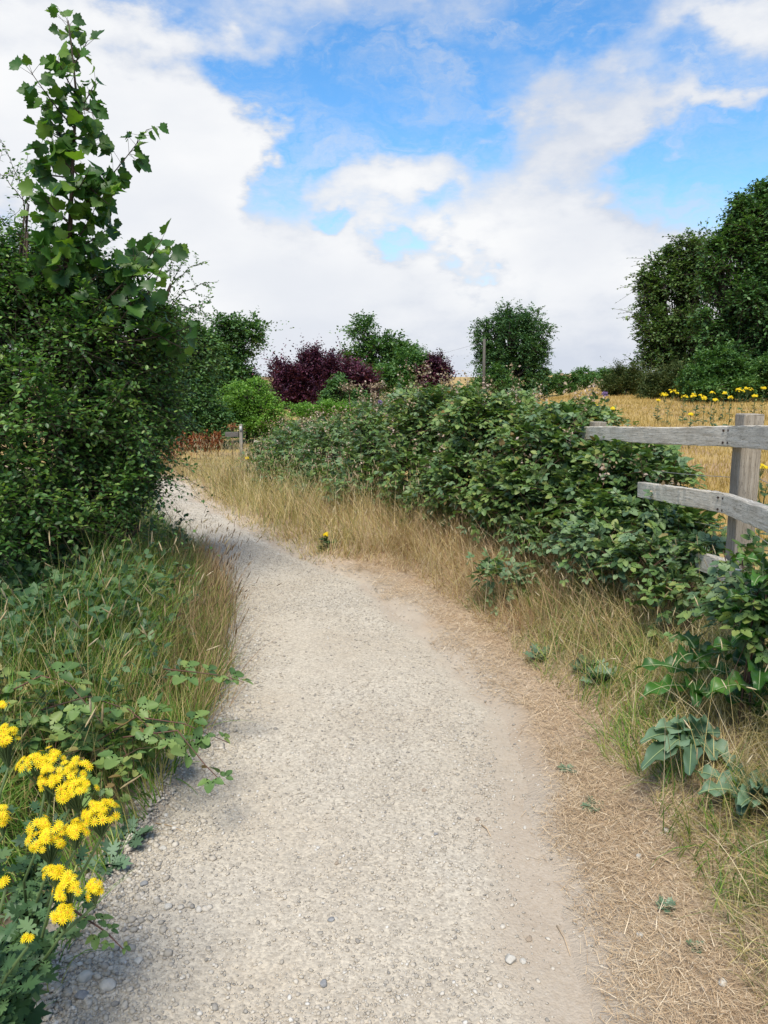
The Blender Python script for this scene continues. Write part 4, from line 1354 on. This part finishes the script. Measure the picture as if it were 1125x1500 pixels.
bramble('leafy bramble shoots crowding the foot of the fence post at the right edge', [(1092, 840, 30, 30, 3.0, .15), (1110, 885, 30, 40, 2.8, .15), (1068, 880, 26, 24, 3.1, .15)], 2.9, 48, .095, 4, True, .25, 4, 0)


# trailing bramble on the left verge
def trailing_bramble():
    b = on_ground(-1.35, 2.75)
    root = empty('trailing_bramble', b, 'large-leaved bramble shoot trailing from the left verge out over the gravel', 'bramble')
    fg, sg = Geo(), Geo()
    paths = [[(120, 1100, 2.85), (200, 1050, 2.8), (270, 1060, 2.75), (335, 1088, 2.75)], [(180, 1080, 2.7), (260, 1070, 2.7), (300, 1120, 2.62), (330, 1150, 2.6)], [(60, 1040, 2.8), (130, 1020, 2.8), (190, 1040, 2.8), (240, 1085, 2.7)],
             [(240, 980, 3.3), (290, 985, 3.2), (330, 990, 3.2), (358, 1000, 3.2)], [(90, 1320, 1.95), (125, 1345, 1.95), (155, 1365, 1.93), (180, 1390, 1.9)], [(20, 1010, 2.8), (60, 990, 2.8), (100, 1000, 2.75), (150, 1060, 2.7)]]
    for pp in paths:
        q = np.array([P(*p) for p in pp])
        q[:, 2] = np.maximum(q[:, 2], path_z(q[:, 0], q[:, 1]) + .02)
        tt = np.linspace(0, 3, 16)
        c = np.stack([np.interp(tt, range(4), q[:, i]) for i in range(3)], -1)
        sg = Geo()
        tube(sg, c, np.linspace(.0035, .0014, 16), 5)
        sg.build('cane', M['cane'], root, b)
        j = np.arange(2, 16, 2)
        n = len(j)
        tan = norm(np.gradient(c, axis=0))[j]
        side = norm(np.cross(tan, [0, 0, 1.])) * np.where(np.arange(n) % 2, 1, -1)[:, None]
        sz = rng.uniform(.09, .15, n) * np.linspace(1.1, .55, n) * (.5 if pp[0][2] < 2 else 1)
        inst(fg, TRI, c[j], frames(tan * .5 + side + rng.normal(0, .25, (n, 3)), np.array([0.1, -.3, 1.]) + rng.normal(0, .25, (n, 3))), sz)
    # leaf mass behind
    o = np.array([P(px, py, t) for px, py, t in zip(rng.uniform(0, 300, 90), rng.uniform(1000, 1150, 90), rng.uniform(2.6, 3.0, 90))])
    o[:, 2] = terrain(o[:, 0], o[:, 1]) + rng.uniform(.08, .3, 90)
    keep = dL(o[:, 0], o[:, 1]) > .0
    o = o[keep]
    sprays(fg, TRI, o, rng.normal(0, 1, o.shape) + np.array([0, 0, .3]), np.full(len(o), .16), 3, .10, .4, 1.0, 0, (fg, .0016, 1), .35)
    fg.build('foliage', [M['bramble'], M['cane']], root, b)


trailing_bramble()


def undergrowth():
    g = Geo()
    n = 1500
    x, y = rng.uniform(-3.4, -1.0, n), rng.uniform(2.6, 6.6, n)
    l = dL(x, y)
    k = (l > .18) & (l < np.interp(y, [2.8, 3.6], [2.5, 1.05])) & (rng.random(n) < .35 + .4 * sstep(.3, 1.0, l))
    x, y = x[k], y[k]
    n = len(x)
    o = np.stack([x, y, terrain(x, y) + rng.uniform(.05, .42, n)], -1)
    d = rng.normal(0, .7, (n, 3)) + np.array([.3, -.4, .5])
    sprays(g, LEAF, o, d, rng.uniform(.12, .28, n), 8, .055, .35, .9, 0, (g, .0018, 1), .4)
    # broad leaves against the dark hollow under the bush
    n = 700
    o = np.stack([rng.uniform(-2.5, -1.3, n), rng.uniform(3.1, 4.6, n), np.zeros(n)], -1)
    o = o[dL(o[:, 0], o[:, 1]) > .35]
    n = len(o)
    o[:, 2] = terrain(o[:, 0], o[:, 1]) + rng.uniform(.05, .4, n)
    sprays(g, LEAF, o, rng.normal(0, .7, (n, 3)) + np.array([0, 0, .5]), np.full(n, .16), 4, .075, .3, 1., 0, None, .4)
    ob = g.build('undergrowth', [M['rag_leaf'], M['cane']])
    tag(ob, 'dark leafy nettles and ground plants under the thorn bush', 'undergrowth', kind='stuff')


undergrowth()


# ------------------------------------------------------------------ the fence
def beam(size, mat, parent, name, jitter=.002, cuts=(24, 2, 2), label=None):
    """rough-sawn timber of size (lx, ly, lz) about its own centre; grain runs along x"""
    bm = bmesh.new()
    bmesh.ops.create_cube(bm, size=1.0)
    bmesh.ops.scale(bm, vec=size, verts=bm.verts)
    ex = [e for e in bm.edges if abs((e.verts[0].co - e.verts[1].co).x) > size[0] * .9]
    bmesh.ops.subdivide_edges(bm, edges=ex, cuts=cuts[0])
    bmesh.ops.bevel(bm, geom=[e for e in bm.edges if e.calc_face_angle(0) > 1.2], offset=.006, segments=2, profile=.6, affect='EDGES')
    r = np.random.default_rng(int(size[0] * 1000) + int(size[2] * 7777))
    for v in bm.verts:
        w = v.co.x * 3
        v.co.z += .0035 * math.sin(w + size[0] * 9) * size[2] / .1 + r.normal(0, jitter)
        v.co.y += .003 * math.sin(w * 1.7 + 2) + r.normal(0, jitter * .5)
    for f in bm.faces:
        f.smooth = False
    me = bpy.data.meshes.new(name)
    bm.to_mesh(me)
    bm.free()
    me.materials.append(mat)
    o = bpy.data.objects.new(name, me)
    COL.objects.link(o)
    o.parent = parent
    if label:
        o['label'] = label
    return o


from mathutils import Matrix, Vector


def place_beam(o, a, b, up=(0, 0, 1)):
    a, b = Vector([float(q) for q in a]), Vector([float(q) for q in b])
    x = (b - a).normalized()
    y = Vector(up).cross(x).normalized()
    z = x.cross(y)
    m = Matrix((x, y, z)).transposed().to_4x4()
    m.translation = (a + b) / 2
    o.matrix_local = m


def fence():
    line = [(1.25, 1.55), (1.605, 3.42), (1.50, 5.45), (1.17, 7.4), (.42, 9.3), (-.75, 11.3), (-2.3, 13.2)]
    root = empty('post_and_rail_fence', (0, 0, 0), 'weathered grey wooden post and rail fence half buried in brambles', 'fence')
    tops = [1.50, 1.455, 1.31, 1.20, 1.02, .82, .40]
    rails = [[1.475, 1.35, 1.225, 1.11, .94, .76, .52], [1.16, 1.035, .885, .76, .60, .46, .26], [.84, .725, .56, .42, .30, .2, .1]]
    pd, pw = .125, .075
    for i, (x, y) in enumerate(line):
        zb = float(terrain(x, y)) - .3
        o = beam((tops[i] - zb, .09, .105), M['post'], root, 'post', .0012)
        nb = line[min(i + 1, 6)]
        pv = line[max(i - 1, 0)]
        d = Vector((nb[0] - pv[0], nb[1] - pv[1], 0)).normalized()
        ofs = Vector((d.y, -d.x, 0)) * (.052 + .024)
        place_beam(o, (x + ofs.x, y + ofs.y, zb), (x + ofs.x, y + ofs.y, tops[i]), up=d)
    for k in range(3):
        for i in range(6):
            a = np.array([*line[i], rails[k][i]])
            b = np.array([*line[i + 1], rails[k][i + 1]])
            if k == 1 and i == 1:
                b = a + (b - a) * .5
            if k == 2 and i == 1:
                b = a + (b - a) * .5
            if i == 0:
                pass
            L = float(np.linalg.norm(b - a)) - .004
            o = beam((L, .046, .094 - .003 * k), M['rail'], root, 'rail', .0016, (30, 1, 1))
            place_beam(o, a, b)
            dv = (b - a) / np.linalg.norm(b - a)
            side = np.array([-dv[1], dv[0], 0])
            side = side / np.linalg.norm(side)
            if i < 2:
                for end, sgn in ((a, 1), (b, -1)):
                    if i == 0 and sgn == 1 or (i == 1 and sgn == -1):
                        continue
                    for dz in (-.028, .028):
                        nb = bmesh.new()
                        bmesh.ops.create_cone(nb, cap_ends=True, segments=10, radius1=.006, radius2=.005, depth=.006)
                        me = bpy.data.meshes.new('nail')
                        nb.to_mesh(me)
                        nb.free()
                        me.materials.append(M['iron'])
                        no = bpy.data.objects.new('nail', me)
                        COL.objects.link(no)
                        no.parent = o
                        # local to the rail: x along, y across, z up
                        lx = (L / 2 - .03) * (-1 if sgn == 1 else 1)
                        no.matrix_local = Matrix.Translation((lx, .0245, dz)) @ Matrix.Rotation(math.radians(90), 4, 'X')
    g = Geo()
    for z in (.78, .86, 1.12):
        pts = []
        for i, (x, y) in enumerate(line[:4]):
            pts.append((x + .14, y, z + (tops[i] - 1.42)))
        for a, b in zip(pts[:-1], pts[1:]):
            tt = np.linspace(0, 1, 9)[:, None]
            q = np.array(a) * (1 - tt) + np.array(b) * tt
            q[:, 2] -= .02 * np.sin(np.pi * tt[:, 0])
            tube(g, q, .0016, 5)
    g.build('wire', M['wire'], root)


fence()


# ------------------------------------------------------------------ signpost and utility pole
def signpost():
    p = P(355, 690, 13.0)
    p[2] = float(terrain(p[0], p[1]))
    root = empty('signpost', p, 'thin wooden footpath waymarker with a short finger board beside the bend', 'signpost')
    top = P(355, 621, 13.0)[2]
    o = beam((top - p[2] + .3, .055, .055), M['post'], root, 'post', .001)
    place_beam(o, (0, 0, -.3), (0, 0, top - p[2]), up=(1, 0, 0))
    o = beam((.28, .03, .085), M['post_dark'], root, 'finger_board', .0008)
    z = P(340, 636, 13.0)[2] - p[2]
    place_beam(o, (-.04, -.0, z), (-.30, .12, z - .005))
    g = Geo()
    a = top - p[2]
    g.add([(-.02, -.0325, a - .12), (.02, -.0325, a - .12), (.02, -.0325, a - .03), (-.02, -.0325, a - .03), (-.02, -.0285, a - .12), (.02, -.0285, a - .12), (.02, -.0285, a - .03), (-.02, -.0285, a - .03)],
          np.array([[0, 1, 2, 3], [0, 3, 7, 4], [1, 5, 6, 2], [3, 2, 6, 7], [0, 4, 5, 1]]))
    g.build('marker_disc', plain_mat('white_marker', (.36, .36, .34), (.48, .48, .46), 20, .6), root)


signpost()


def utility_pole():
    b = P(709, 560, 40)
    b[2] = float(terrain(b[0], b[1]))
    top = P(708, 497, 40)
    root = empty('utility_pole', b, 'pale wooden utility pole in front of the solitary ash tree', 'utility pole')
    g = Geo()
    tube(g, [(0, 0, -.3), (top[0] - b[0], 0, top[2] - b[2])], [.09, .07], 10)
    g.build('pole', plain_mat('pole_wood', (.07, .063, .052), (.13, .12, .10), 6, .9, .2, (6, 6, .5)), root, smooth=True)
    g = Geo()
    e = P(480, 532, 60) - b
    s = np.array([top[0] - b[0], 0, top[2] - b[2] - .15])
    tt = np.linspace(0, 1, 14)[:, None]
    q = s * (1 - tt) + e * tt
    q[:, 2] -= .6 * np.sin(np.pi * tt[:, 0])
    tube(g, q, .005, 4)
    g.build('wire', M['iron'], root)


utility_pole()


# ------------------------------------------------------------------ ragwort
def flower(geo, pos, nrm, size):
    """daisy heads with 12 narrow rays: material 0 rays, 1 disc"""
    n = len(pos)
    R = frames(np.cross(nrm, rng.normal(size=(n, 3))), nrm)
    V, q = [], []
    for i in range(12):
        a = i * math.tau / 12
        c, s = math.cos(a), math.sin(a)
        for (r, w, z) in ((.18, .05, .0), (.62, .105, .06), (1.0, .04, -.04)):
            V.append((c * r - s * w, s * r + c * w, z))
            V.append((c * r + s * w, s * r - c * w, z))
        k = i * 6
        q += [[k, k + 1, k + 3, k + 2], [k + 2, k + 3, k + 5, k + 4]]
    inst(geo, (np.array(V), [q]), pos, R, size)
    V, q, t = [], [], []
    for (r, z) in ((.26, .0), (.22, .10), (.10, .15)):
        for j in range(8):
            V.append((math.cos(j * .785) * r, math.sin(j * .785) * r, z))
    for l in range(2):
        for j in range(8):
            q.append([l * 8 + j, l * 8 + (j + 1) % 8, l * 8 + 8 + (j + 1) % 8, l * 8 + 8 + j])
    inst(geo, (np.array(V), [q, [[16, 17, 18, 19, 20, 21, 22, 23]]]), pos, R, size, 1)


def ragwort(name, label, base, heads, fsize=.0105, group='yellow ragwort plants', leaves=60, leafsize=.085):
    """heads: (centre point, half width, half height, flowers)"""
    base = np.asarray(base, float)
    root = empty(name, base, label, 'ragwort', group)
    sg, lg = Geo(), Geo()
    cs = np.array([h[0] for h in heads])
    fork = base * .5 + cs.mean(0) * .5
    tube(sg, [base - np.array([0, 0, .05]), base * .75 + cs.mean(0) * .25 + rng.normal(0, .012, 3), fork], [.006, .005, .0045], 6)
    for (c, rx, rz, nf) in heads:
        c = np.asarray(c, float)
        hub = c - np.array([0, 0, rz + rx * 1.1])
        mid = (fork + hub) / 2 + rng.normal(0, .012, 3)
        tube(sg, [fork, mid, hub], [.004, .0034, .003], 5)
        d = rng.normal(size=(nf, 3))
        d[:, 2] = np.abs(d[:, 2]) * .8 + .25
        d[:, 1] -= .35
        d = norm(d)
        rr = rng.random(nf) ** .45
        pos = c + np.stack([d[:, 0] * rx * rr * 1.25, d[:, 1] * rx * rr * 1.1, (d[:, 2] - .45) * rz * 1.6 * rr], -1)
        hg = Geo()
        flower(hg, pos, d + np.array([0, -.45, .35]) + rng.normal(0, .25, (nf, 3)), fsize * rng.uniform(.75, 1.15, nf))
        hg.build('flower_head', [M['petal'], M['disc']], root, base)
        prisms(sg, np.repeat(hub[None], nf, 0), pos, .0018, .001)
        # calyx
        inst(sg, (ICO_V, [ICO_F]), pos - norm(d) * fsize * .25, rand_rot(nf), np.full(nf, fsize * .26))
    sg.build('stem', M['rag_stem'], root, base)
    if leaves:
        n = leaves
        j = rng.integers(0, len(heads), n)
        u = rng.random(n) ** .8 * .95
        ends = cs[j] - np.array([0, 0, .05])
        fk = np.where(u[:, None] < .5, base + (fork - base) * (u[:, None] * 2), fork + (ends - fork) * ((u[:, None] - .5) * 2 * .8))
        d = rng.normal(0, 1, (n, 3))
        d[:, 2] = d[:, 2] * .3 + .25
        inst(lg, RAGGED, fk, frames(d, np.array([0, -.2, 1.]) + rng.normal(0, .4, (n, 3))), leafsize * rng.uniform(.5, 1.25, n) * (1.25 - .7 * u))
        lg.build('foliage', M['rag_leaf'], root, base)
    return root


def hp(px, py, rx, ry, t, nf):
    return (P(px, py, t), rx / F * t, ry / F * t, int(nf * 1.5))


ragwort('ragwort', 'ragwort with the widest yellow flower head, at the lower left path edge', on_ground(-1.02, 1.70),
        [hp(62, 1112, 30, 18, 1.72, 26), hp(98, 1130, 34, 22, 1.68, 34), hp(112, 1152, 26, 14, 1.64, 18), hp(70, 1145, 20, 14, 1.7, 10)], leaves=90)
ragwort('ragwort', 'ragwort leaning right, its round yellow head nearest the gravel', on_ground(-.98, 1.62),
        [hp(146, 1187, 24, 17, 1.62, 28), hp(108, 1215, 18, 13, 1.6, 14), hp(70, 1224, 27, 18, 1.58, 24), hp(58, 1205, 16, 9, 1.6, 8)], leaves=80)
ragwort('ragwort', 'lowest ragwort, with small yellow heads hanging above the bottom left gravel', on_ground(-.96, 1.48),
        [hp(100, 1297, 19, 20, 1.5, 20), hp(78, 1275, 14, 14, 1.52, 10), hp(138, 1300, 12, 16, 1.52, 12), hp(92, 1338, 14, 13, 1.47, 12)], leaves=110)
ragwort('ragwort', 'ragwort cut off by the left edge of the photo, above the widest flower head', on_ground(-1.12, 1.66),
        [hp(8, 1080, 20, 26, 1.75, 24), hp(-14, 1045, 20, 16, 1.78, 12), hp(2, 1195, 10, 22, 1.68, 12), hp(5, 1032, 8, 8, 1.8, 5)], leaves=80)
ragwort('ragwort', 'leafy ragwort with hardly any flowers in the bottom left corner', on_ground(-.93, 1.36),
        [hp(40, 1376, 6, 5, 1.4, 4), hp(8, 1290, 6, 5, 1.4, 2)], leaves=130, leafsize=.095)


def far_ragwort(px, py, w, t, label, h=.75, base=None, nf=None):
    c = P(px, py, t)
    b = on_ground(c[0], c[1]) if base is None else base
    if c[2] - b[2] > 1.1:
        b[2] = c[2] - 1.1
    hw = w / F * t
    nh = 2 if w > 8 else 1
    heads = [(c + np.array([(q - (nh - 1) / 2) * hw * 1.1, 0, rng.normal(0, hw * .2)]), hw * .6, hw * .45, nf or 16) for q in range(nh)]
    ragwort('ragwort', label, b, heads, fsize=.0013 * t + .006, group='ragwort beyond the fence', leaves=26, leafsize=.10)


FR = [(980, 576, 11, 15.5, 'two-headed ragwort at the left end of the row along the field top'),
      (1003, 579, 8, 16, 'ragwort second from the left in the row along the field top'),
      (1021, 578, 9, 16, 'ragwort third from the left in the row along the field top'),
      (1032, 584, 6, 15, 'short ragwort below the third one in the field-top row'),
      (1043, 574, 7, 16.5, 'ragwort in the middle of the field-top row, above its shorter neighbour'),
      (1047, 586, 6, 14.5, 'shorter ragwort in the middle of the field-top row'),
      (1061, 575, 6, 16.5, 'slim ragwort right of the middle of the field-top row'),
      (1070, 583, 6, 15, 'low ragwort just left of the broad-headed one in the field'),
      (1089, 570, 11, 16, 'broad-headed ragwort directly above the grey fence post'),
      (1106, 579, 6, 15.5, 'small ragwort right of the broad-headed one above the post'),
      (1119, 569, 7, 16, 'ragwort at the right end of the field-top row'),
      (964, 587, 4, 16, 'tiny ragwort left of the field-top row'),
      (1122, 686, 14, 5.2, 'ragwort standing just right of the grey fence post'),
      (744, 586, 11, 9.0, 'ragwort poking out of the brambles nearest the solitary ash'),
      (800, 604, 10, 8.2, 'ragwort in the brambles left of where the top rail emerges'),
      (822, 598, 5, 9.0, 'small ragwort in low growth between the solitary ash and the top rail'),
      (1012, 606, 5, 11.5, 'lone ragwort half way down the dry field slope above the top rail'),
      (770, 592, 6, 9.4, 'second ragwort from the ash among the bramble tops'),
      (872, 593, 7, 7.4, 'ragwort rising from brambles above the left end of the bare top rail'),
      (898, 596, 5, 7.2, 'small ragwort in brambles, right of the one above the top rail end'),
      (478, 780, 7, 6.95, 'lone small ragwort in dry grass at the right path edge'),
      (362, 672, 4, 11.2, 'tiny ragwort in the grass beside the signpost')]
for a in FR:
    far_ragwort(*a)


# ------------------------------------------------------------------ weeds and broad-leaved plants on the right
def broad_leaf(geo, p0, dirv, L, W, nrm, mat=0, wave=.12, droop=.5, lobed=.0):
    """one long wavy leaf with a midrib fold"""
    n, m = 16, 7
    d = norm(np.asarray(dirv, float))
    u = np.linspace(0, 1, n)
    mid = p0 + d * L * u[:, None] + np.array([0, 0, -1.]) * (droop * L * u ** 2)[:, None]
    tan = norm(np.gradient(mid, axis=0))
    s = norm(np.cross(tan, np.asarray(nrm, float)))
    nn = np.cross(s, tan)
    prof = W * np.sin(np.pi * np.clip(u, .02, 1) ** .75) ** .7 * (1 + lobed * np.sin(u * 34)) + .004
    V = []
    for j in range(m):
        x = (j / (m - 1) - .5) * 2
        ph = rng.uniform(0, .6)
        z = .35 * abs(x) * prof + wave * W * np.sin(u * 17 + np.sign(x) * 1.3 + ph) * abs(x) ** 2
        V.append(mid + s * (x * prof)[:, None] + nn * z[:, None])
    V = np.stack(V, 1)
    i = np.arange(n - 1)[:, None] * m + np.arange(m - 1)[None]
    geo.add(V.reshape(-1, 3), np.stack([i, i + 1, i + m + 1, i + m], -1).reshape(-1, 4), mat)
    return mid


def leafy_plant(name, label, cat, base, leaves, mat, stem=None, group=None):
    base = np.asarray(base, float)
    root = empty(name, base, label, cat, group)
    g = Geo()
    for (p0, d, L, W, nr, dr) in leaves:
        mid = broad_leaf(g, np.asarray(p0, float), d, L, W, nr, 0, .5, dr, .2)
        tube(g, mid + np.array([0, -.0015, .003]), np.linspace(.0035, .001, len(mid)), 5, 1)
    g.build('leaves', [M[mat], M['vein']], root, base, smooth=True)
    if stem is not None:
        sg = Geo()
        tube(sg, [np.asarray(base) - np.array([0, 0, .04])] + [np.asarray(q) for q in stem], np.linspace(.009, .004, len(stem) + 1), 7)
        sg.build('stem', M['rag_stem'], root, base, smooth=True)
    return root


b = G(1010, 1110)
b[2] += .02
lv = []
for (tx, ty, W, tt) in ((935, 1080, .028, .0), (940, 1120, .035, -.05), (1030, 1040, .035, .1), (985, 1050, .03, .1), (955, 1060, .03, .05), (1060, 1070, .03, .12), (1010, 1130, .03, -.1), (1050, 1110, .03, 0), (1080, 1120, .035, .05), (975, 1095, .032, 0)):
    e = P(tx, ty, 2.62 + tt)
    d = e - (b + np.array([0, 0, .06]))
    L = np.linalg.norm(d)
    lv.append((b + np.array([0, 0, .06]), d + np.array([0, 0, .25 * L]), max(L * 1.05, .12), W * 1.1, (0, -.5, 1), .28))
leafy_plant('burdock_plant', 'broad grey-green burdock sprawling over the dry verge at right', 'plant', b, lv, 'weed')
b = G(1105, 1190)
lv = [(b + np.array([0, 0, .05]), P(1050, 1175, 2.1) - b, .20, .032, (0, -.4, 1), .2), (b + np.array([.02, 0, .05]), P(1130, 1120, 2.2) - b, .22, .035, (-.3, -.4, 1), .3), (b + np.array([.02, 0, .05]), P(1160, 1180, 2.1) - b, .22, .035, (0, -.4, 1), .3),
      (b + np.array([.02, 0, .05]), P(1090, 1100, 2.2) - b, .2, .03, (-.3, -.4, 1), .3)]
leafy_plant('dock_plant', 'low dock with pointed grey-green leaves at the right edge below the burdock', 'plant', b, lv, 'weed')
b = on_ground(1.30, 2.95)
lv = [(b + np.array([0, 0, .1 + .03 * k]), np.array([math.cos(a), math.sin(a), .5]), .30 - .02 * k, .034, (0, -.3, 1), .45) for k, a in enumerate((3.5, 4.4, 2.8, 5.4, 0.4, 3.9, 1.6))]
leafy_plant('broad_dock_plant', 'green dock with long strap leaves in dry grass left of the bright leafy plant', 'plant', b, lv, 'fresh')
b = on_ground(1.22, 2.3)
lv = [(b + np.array([0, 0, .03]), np.array([math.cos(a), math.sin(a), .6]), .2, .03, (0, -.3, 1), .4) for a in (3.3, 4.2, 5.1, 2.4, 0.5, 1.4)]
leafy_plant('young_burdock_plant', 'small burdock in tangled grass between the sprawling burdock and the right edge', 'plant', b, lv, 'weed')
# tall fresh green plant at the right edge
b = on_ground(1.42, 2.62)
top = P(1118, 800, 2.75)
lv = []
for k in range(24):
    u = .1 + .88 * (k / 24)
    c = b * (1 - u) + top * u
    a = k * 2.4
    L = .26 * (1.15 - .75 * u)
    lv.append((c, np.array([math.cos(a), math.sin(a), .55]), L, L * .17, (0, -.2, 1), .5))
leafy_plant('teasel_plant', 'tall bright green leafy plant at the right edge in front of the fence post', 'plant', b, lv, 'fresh', [b * .5 + top * .5 + np.array([.01, 0, 0]), top])


def rosette(px, py, r, n, label, mat='weed', h=.5):
    p = G(px, py)
    root = empty('rosette_weed', p, label, 'weed', 'small weeds on the verge')
    g = Geo()
    a = rng.uniform(0, 6.28, n)
    d = np.stack([np.cos(a), np.sin(a), rng.uniform(.1, h, n)], -1)
    inst(g, RAGGED, np.repeat((p + np.array([0, 0, .012]))[None], n, 0), frames(d, np.array([0, -.1, 1.]) + rng.normal(0, .25, (n, 3))), r * rng.uniform(.6, 1.2, n))
    g.build('leaves', M[mat], root, p)


rosette(872, 1187, .055, 26, 'small grey-green rosette weed alone on the bare straw')
rosette(832, 1132, .042, 14, 'flattened tiny weed above the lone rosette at the path lip')
rosette(880, 1002, .12, 30, 'thistly weed with upright leaves in the dry grass above the burdock', h=1.2)
rosette(860, 985, .11, 18, 'green thistle rosette leaning behind the upright thistly weed', h=1.2)
rosette(792, 968, .10, 24, 'low spreading weed at the upper edge of the bare straw', h=.8)
rosette(975, 1335, .045, 14, 'green grassy weed tuft in straw near the white stones', 'weed', h=1.0)
rosette(1020, 1395, .04, 14, 'small weed tuft in the straw at the bottom of the right verge', 'weed', h=1.0)
rosette(190, 1235, .09, 20, 'grey-green weed at the gravel edge right of the ragwort', h=.8)
rosette(160, 1270, .09, 18, 'ragged weed between the gravel and the lowest ragwort', h=.7)


# rusty docks and cow parsley at the bend
def dock(px, py, t, h, label):
    c = P(px, py, t)
    b = on_ground(c[0], c[1])
    root = empty('rusty_dock', b, label, 'dock', 'rusty dock plants at the bend')
    for k in range(7):
        sg, g = Geo(), Geo()
        top = b + np.array([rng.normal(0, .16), rng.normal(0, .14), h * rng.uniform(.7, 1.05)])
        pts = np.linspace(b + np.array([rng.normal(0, .05), rng.normal(0, .05), 0]), top, 5)
        tube(sg, pts, np.linspace(.006, .002, 5), 5)
        m = 120
        u = rng.uniform(.4, 1, m)
        q = pts[0] * (1 - u[:, None]) + top * u[:, None] + rng.normal(0, .022, (m, 3)) * (1.2 - u[:, None] * .7)
        inst(g, QLEAF, q, rand_rot(m), rng.uniform(.025, .05, m))
        sg.build('stem', M['dock'], root, b)
        g.build('seed_head', M['dock'], root, b)


for k, a in enumerate([(300, 690, 14.5, .62, 'largest rust-red dock clump at the bend, right of its neighbours'), (285, 690, 14.8, .55, 'rust-red dock standing between the other docks at the bend'), (262, 690, 14.2, .5, 'rusty dock close against the left bushes at the bend'),
                       (315, 672, 15.5, .5, 'orange-brown dock behind the signpost grass'), (250, 690, 13.4, .42, 'short orange dock at the left end of the bend')]):
    dock(*a)


def cow_parsley(px, py, t, label):
    c = P(px, py, t)
    b = on_ground(c[0], c[1])
    root = empty('dry_cow_parsley', b, label, 'wildflower', 'dry cow parsley umbels')
    sg, g = Geo(), Geo()
    tube(sg, [b, (b + c) / 2 + rng.normal(0, .02, 3), c], [.008, .006, .004], 5)
    for k in range(12):
        e = c + np.array([rng.normal(0, .06), rng.normal(0, .06), .10 + rng.normal(0, .02)])
        tube(sg, [c, e], [.003, .002], 4)
        m = 9
        q = e + rng.normal(0, 1, (m, 3)) * np.array([.03, .03, .012])
        inst(g, QLEAF, q, rand_rot(m), rng.uniform(.018, .035, m))
    sg.build('stem', M['cane'], root, b)
    g.build('umbel', M['dock'] if px < 400 else M['bract'], root, b)


cow_parsley(340, 632, 13.6, 'rust-brown dry umbel left of the signpost top')
cow_parsley(548, 575, 9.2, 'pale dry umbel standing above the brambles below the ash tree')
cow_parsley(512, 578, 9.8, 'pale arching dry umbel over the brambles in front of the purple plum')


# thistle heads in the brambles
def thistle(px, py, t, label):
    c = P(px, py, t)
    b = on_ground(c[0], c[1])
    root = empty('thistle', b, label, 'thistle', 'purple thistles among the brambles')
    sg, g = Geo(), Geo()
    tube(sg, [b, (b + c) / 2 + rng.normal(0, .03, 3), c], [.007, .005, .003], 5)
    m = 40
    d = norm(rng.normal(size=(m, 3)) * np.array([1, 1, .6]) + np.array([0, 0, .8]))
    inst(g, NARROW, np.repeat(c[None], m, 0), frames(d, rng.normal(size=(m, 3))), np.full(m, .04))
    n = 14
    u = rng.uniform(.3, .95, n)[:, None]
    dd = rng.normal(0, 1, (n, 3))
    dd[:, 2] = .4
    lg = Geo()
    inst(lg, RAGGED, b * (1 - u) + c * u, frames(dd, np.array([0, 0, 1.]) + rng.normal(0, .3, (n, 3))), rng.uniform(.06, .14, n))
    sg.build('stem', M['rag_stem'], root, b)
    lg.build('foliage', M['weed'], root, b)
    g.build('flower_head', M['thistle'], root, b)


thistle(791, 607, 7.9, 'pale purple thistle in the brambles next to a ragwort near the top rail')
thistle(557, 590, 8.9, 'pink thistle head on the bramble crest left of the highest bush')
thistle(886, 578, 7.4, 'dry thistle above the brambles left of the gorse bushes')


def twig(a, b, t_lift, label, r=.003):
    p, q = G(*a), G(*b)
    for v in (p, q):
        v[2] = float(path_z(v[0], v[1])) + r + t_lift
    g = Geo()
    m = (p + q) / 2 + np.array([.004, .003, .004])
    tube(g, [p - p, m - p, q - p], [r, r * .9, r * .6], 6)
    o = g.build('twig', M['thatch'], smooth=True)
    o.location = [float(z) for z in p]
    tag(o, label, 'twig')


twig((705, 1232), (718, 1250), .002, 'short straw-coloured twig lying on the path near the right edge', .0025)
twig((890, 1282), (922, 1325), .004, 'long dry stalk lying on the bare straw of the right verge', .0022)
twig((955, 1260), (985, 1275), .01, 'thick pale piece of straw beside the round white stone', .004)
twig((815, 1365), (835, 1410), .003, 'thin bent twig on the dusty right lip of the path', .0018)
twig((228, 1208), (268, 1240), .003, 'thin dry grass stalk on the gravel of the left edge', .0018)
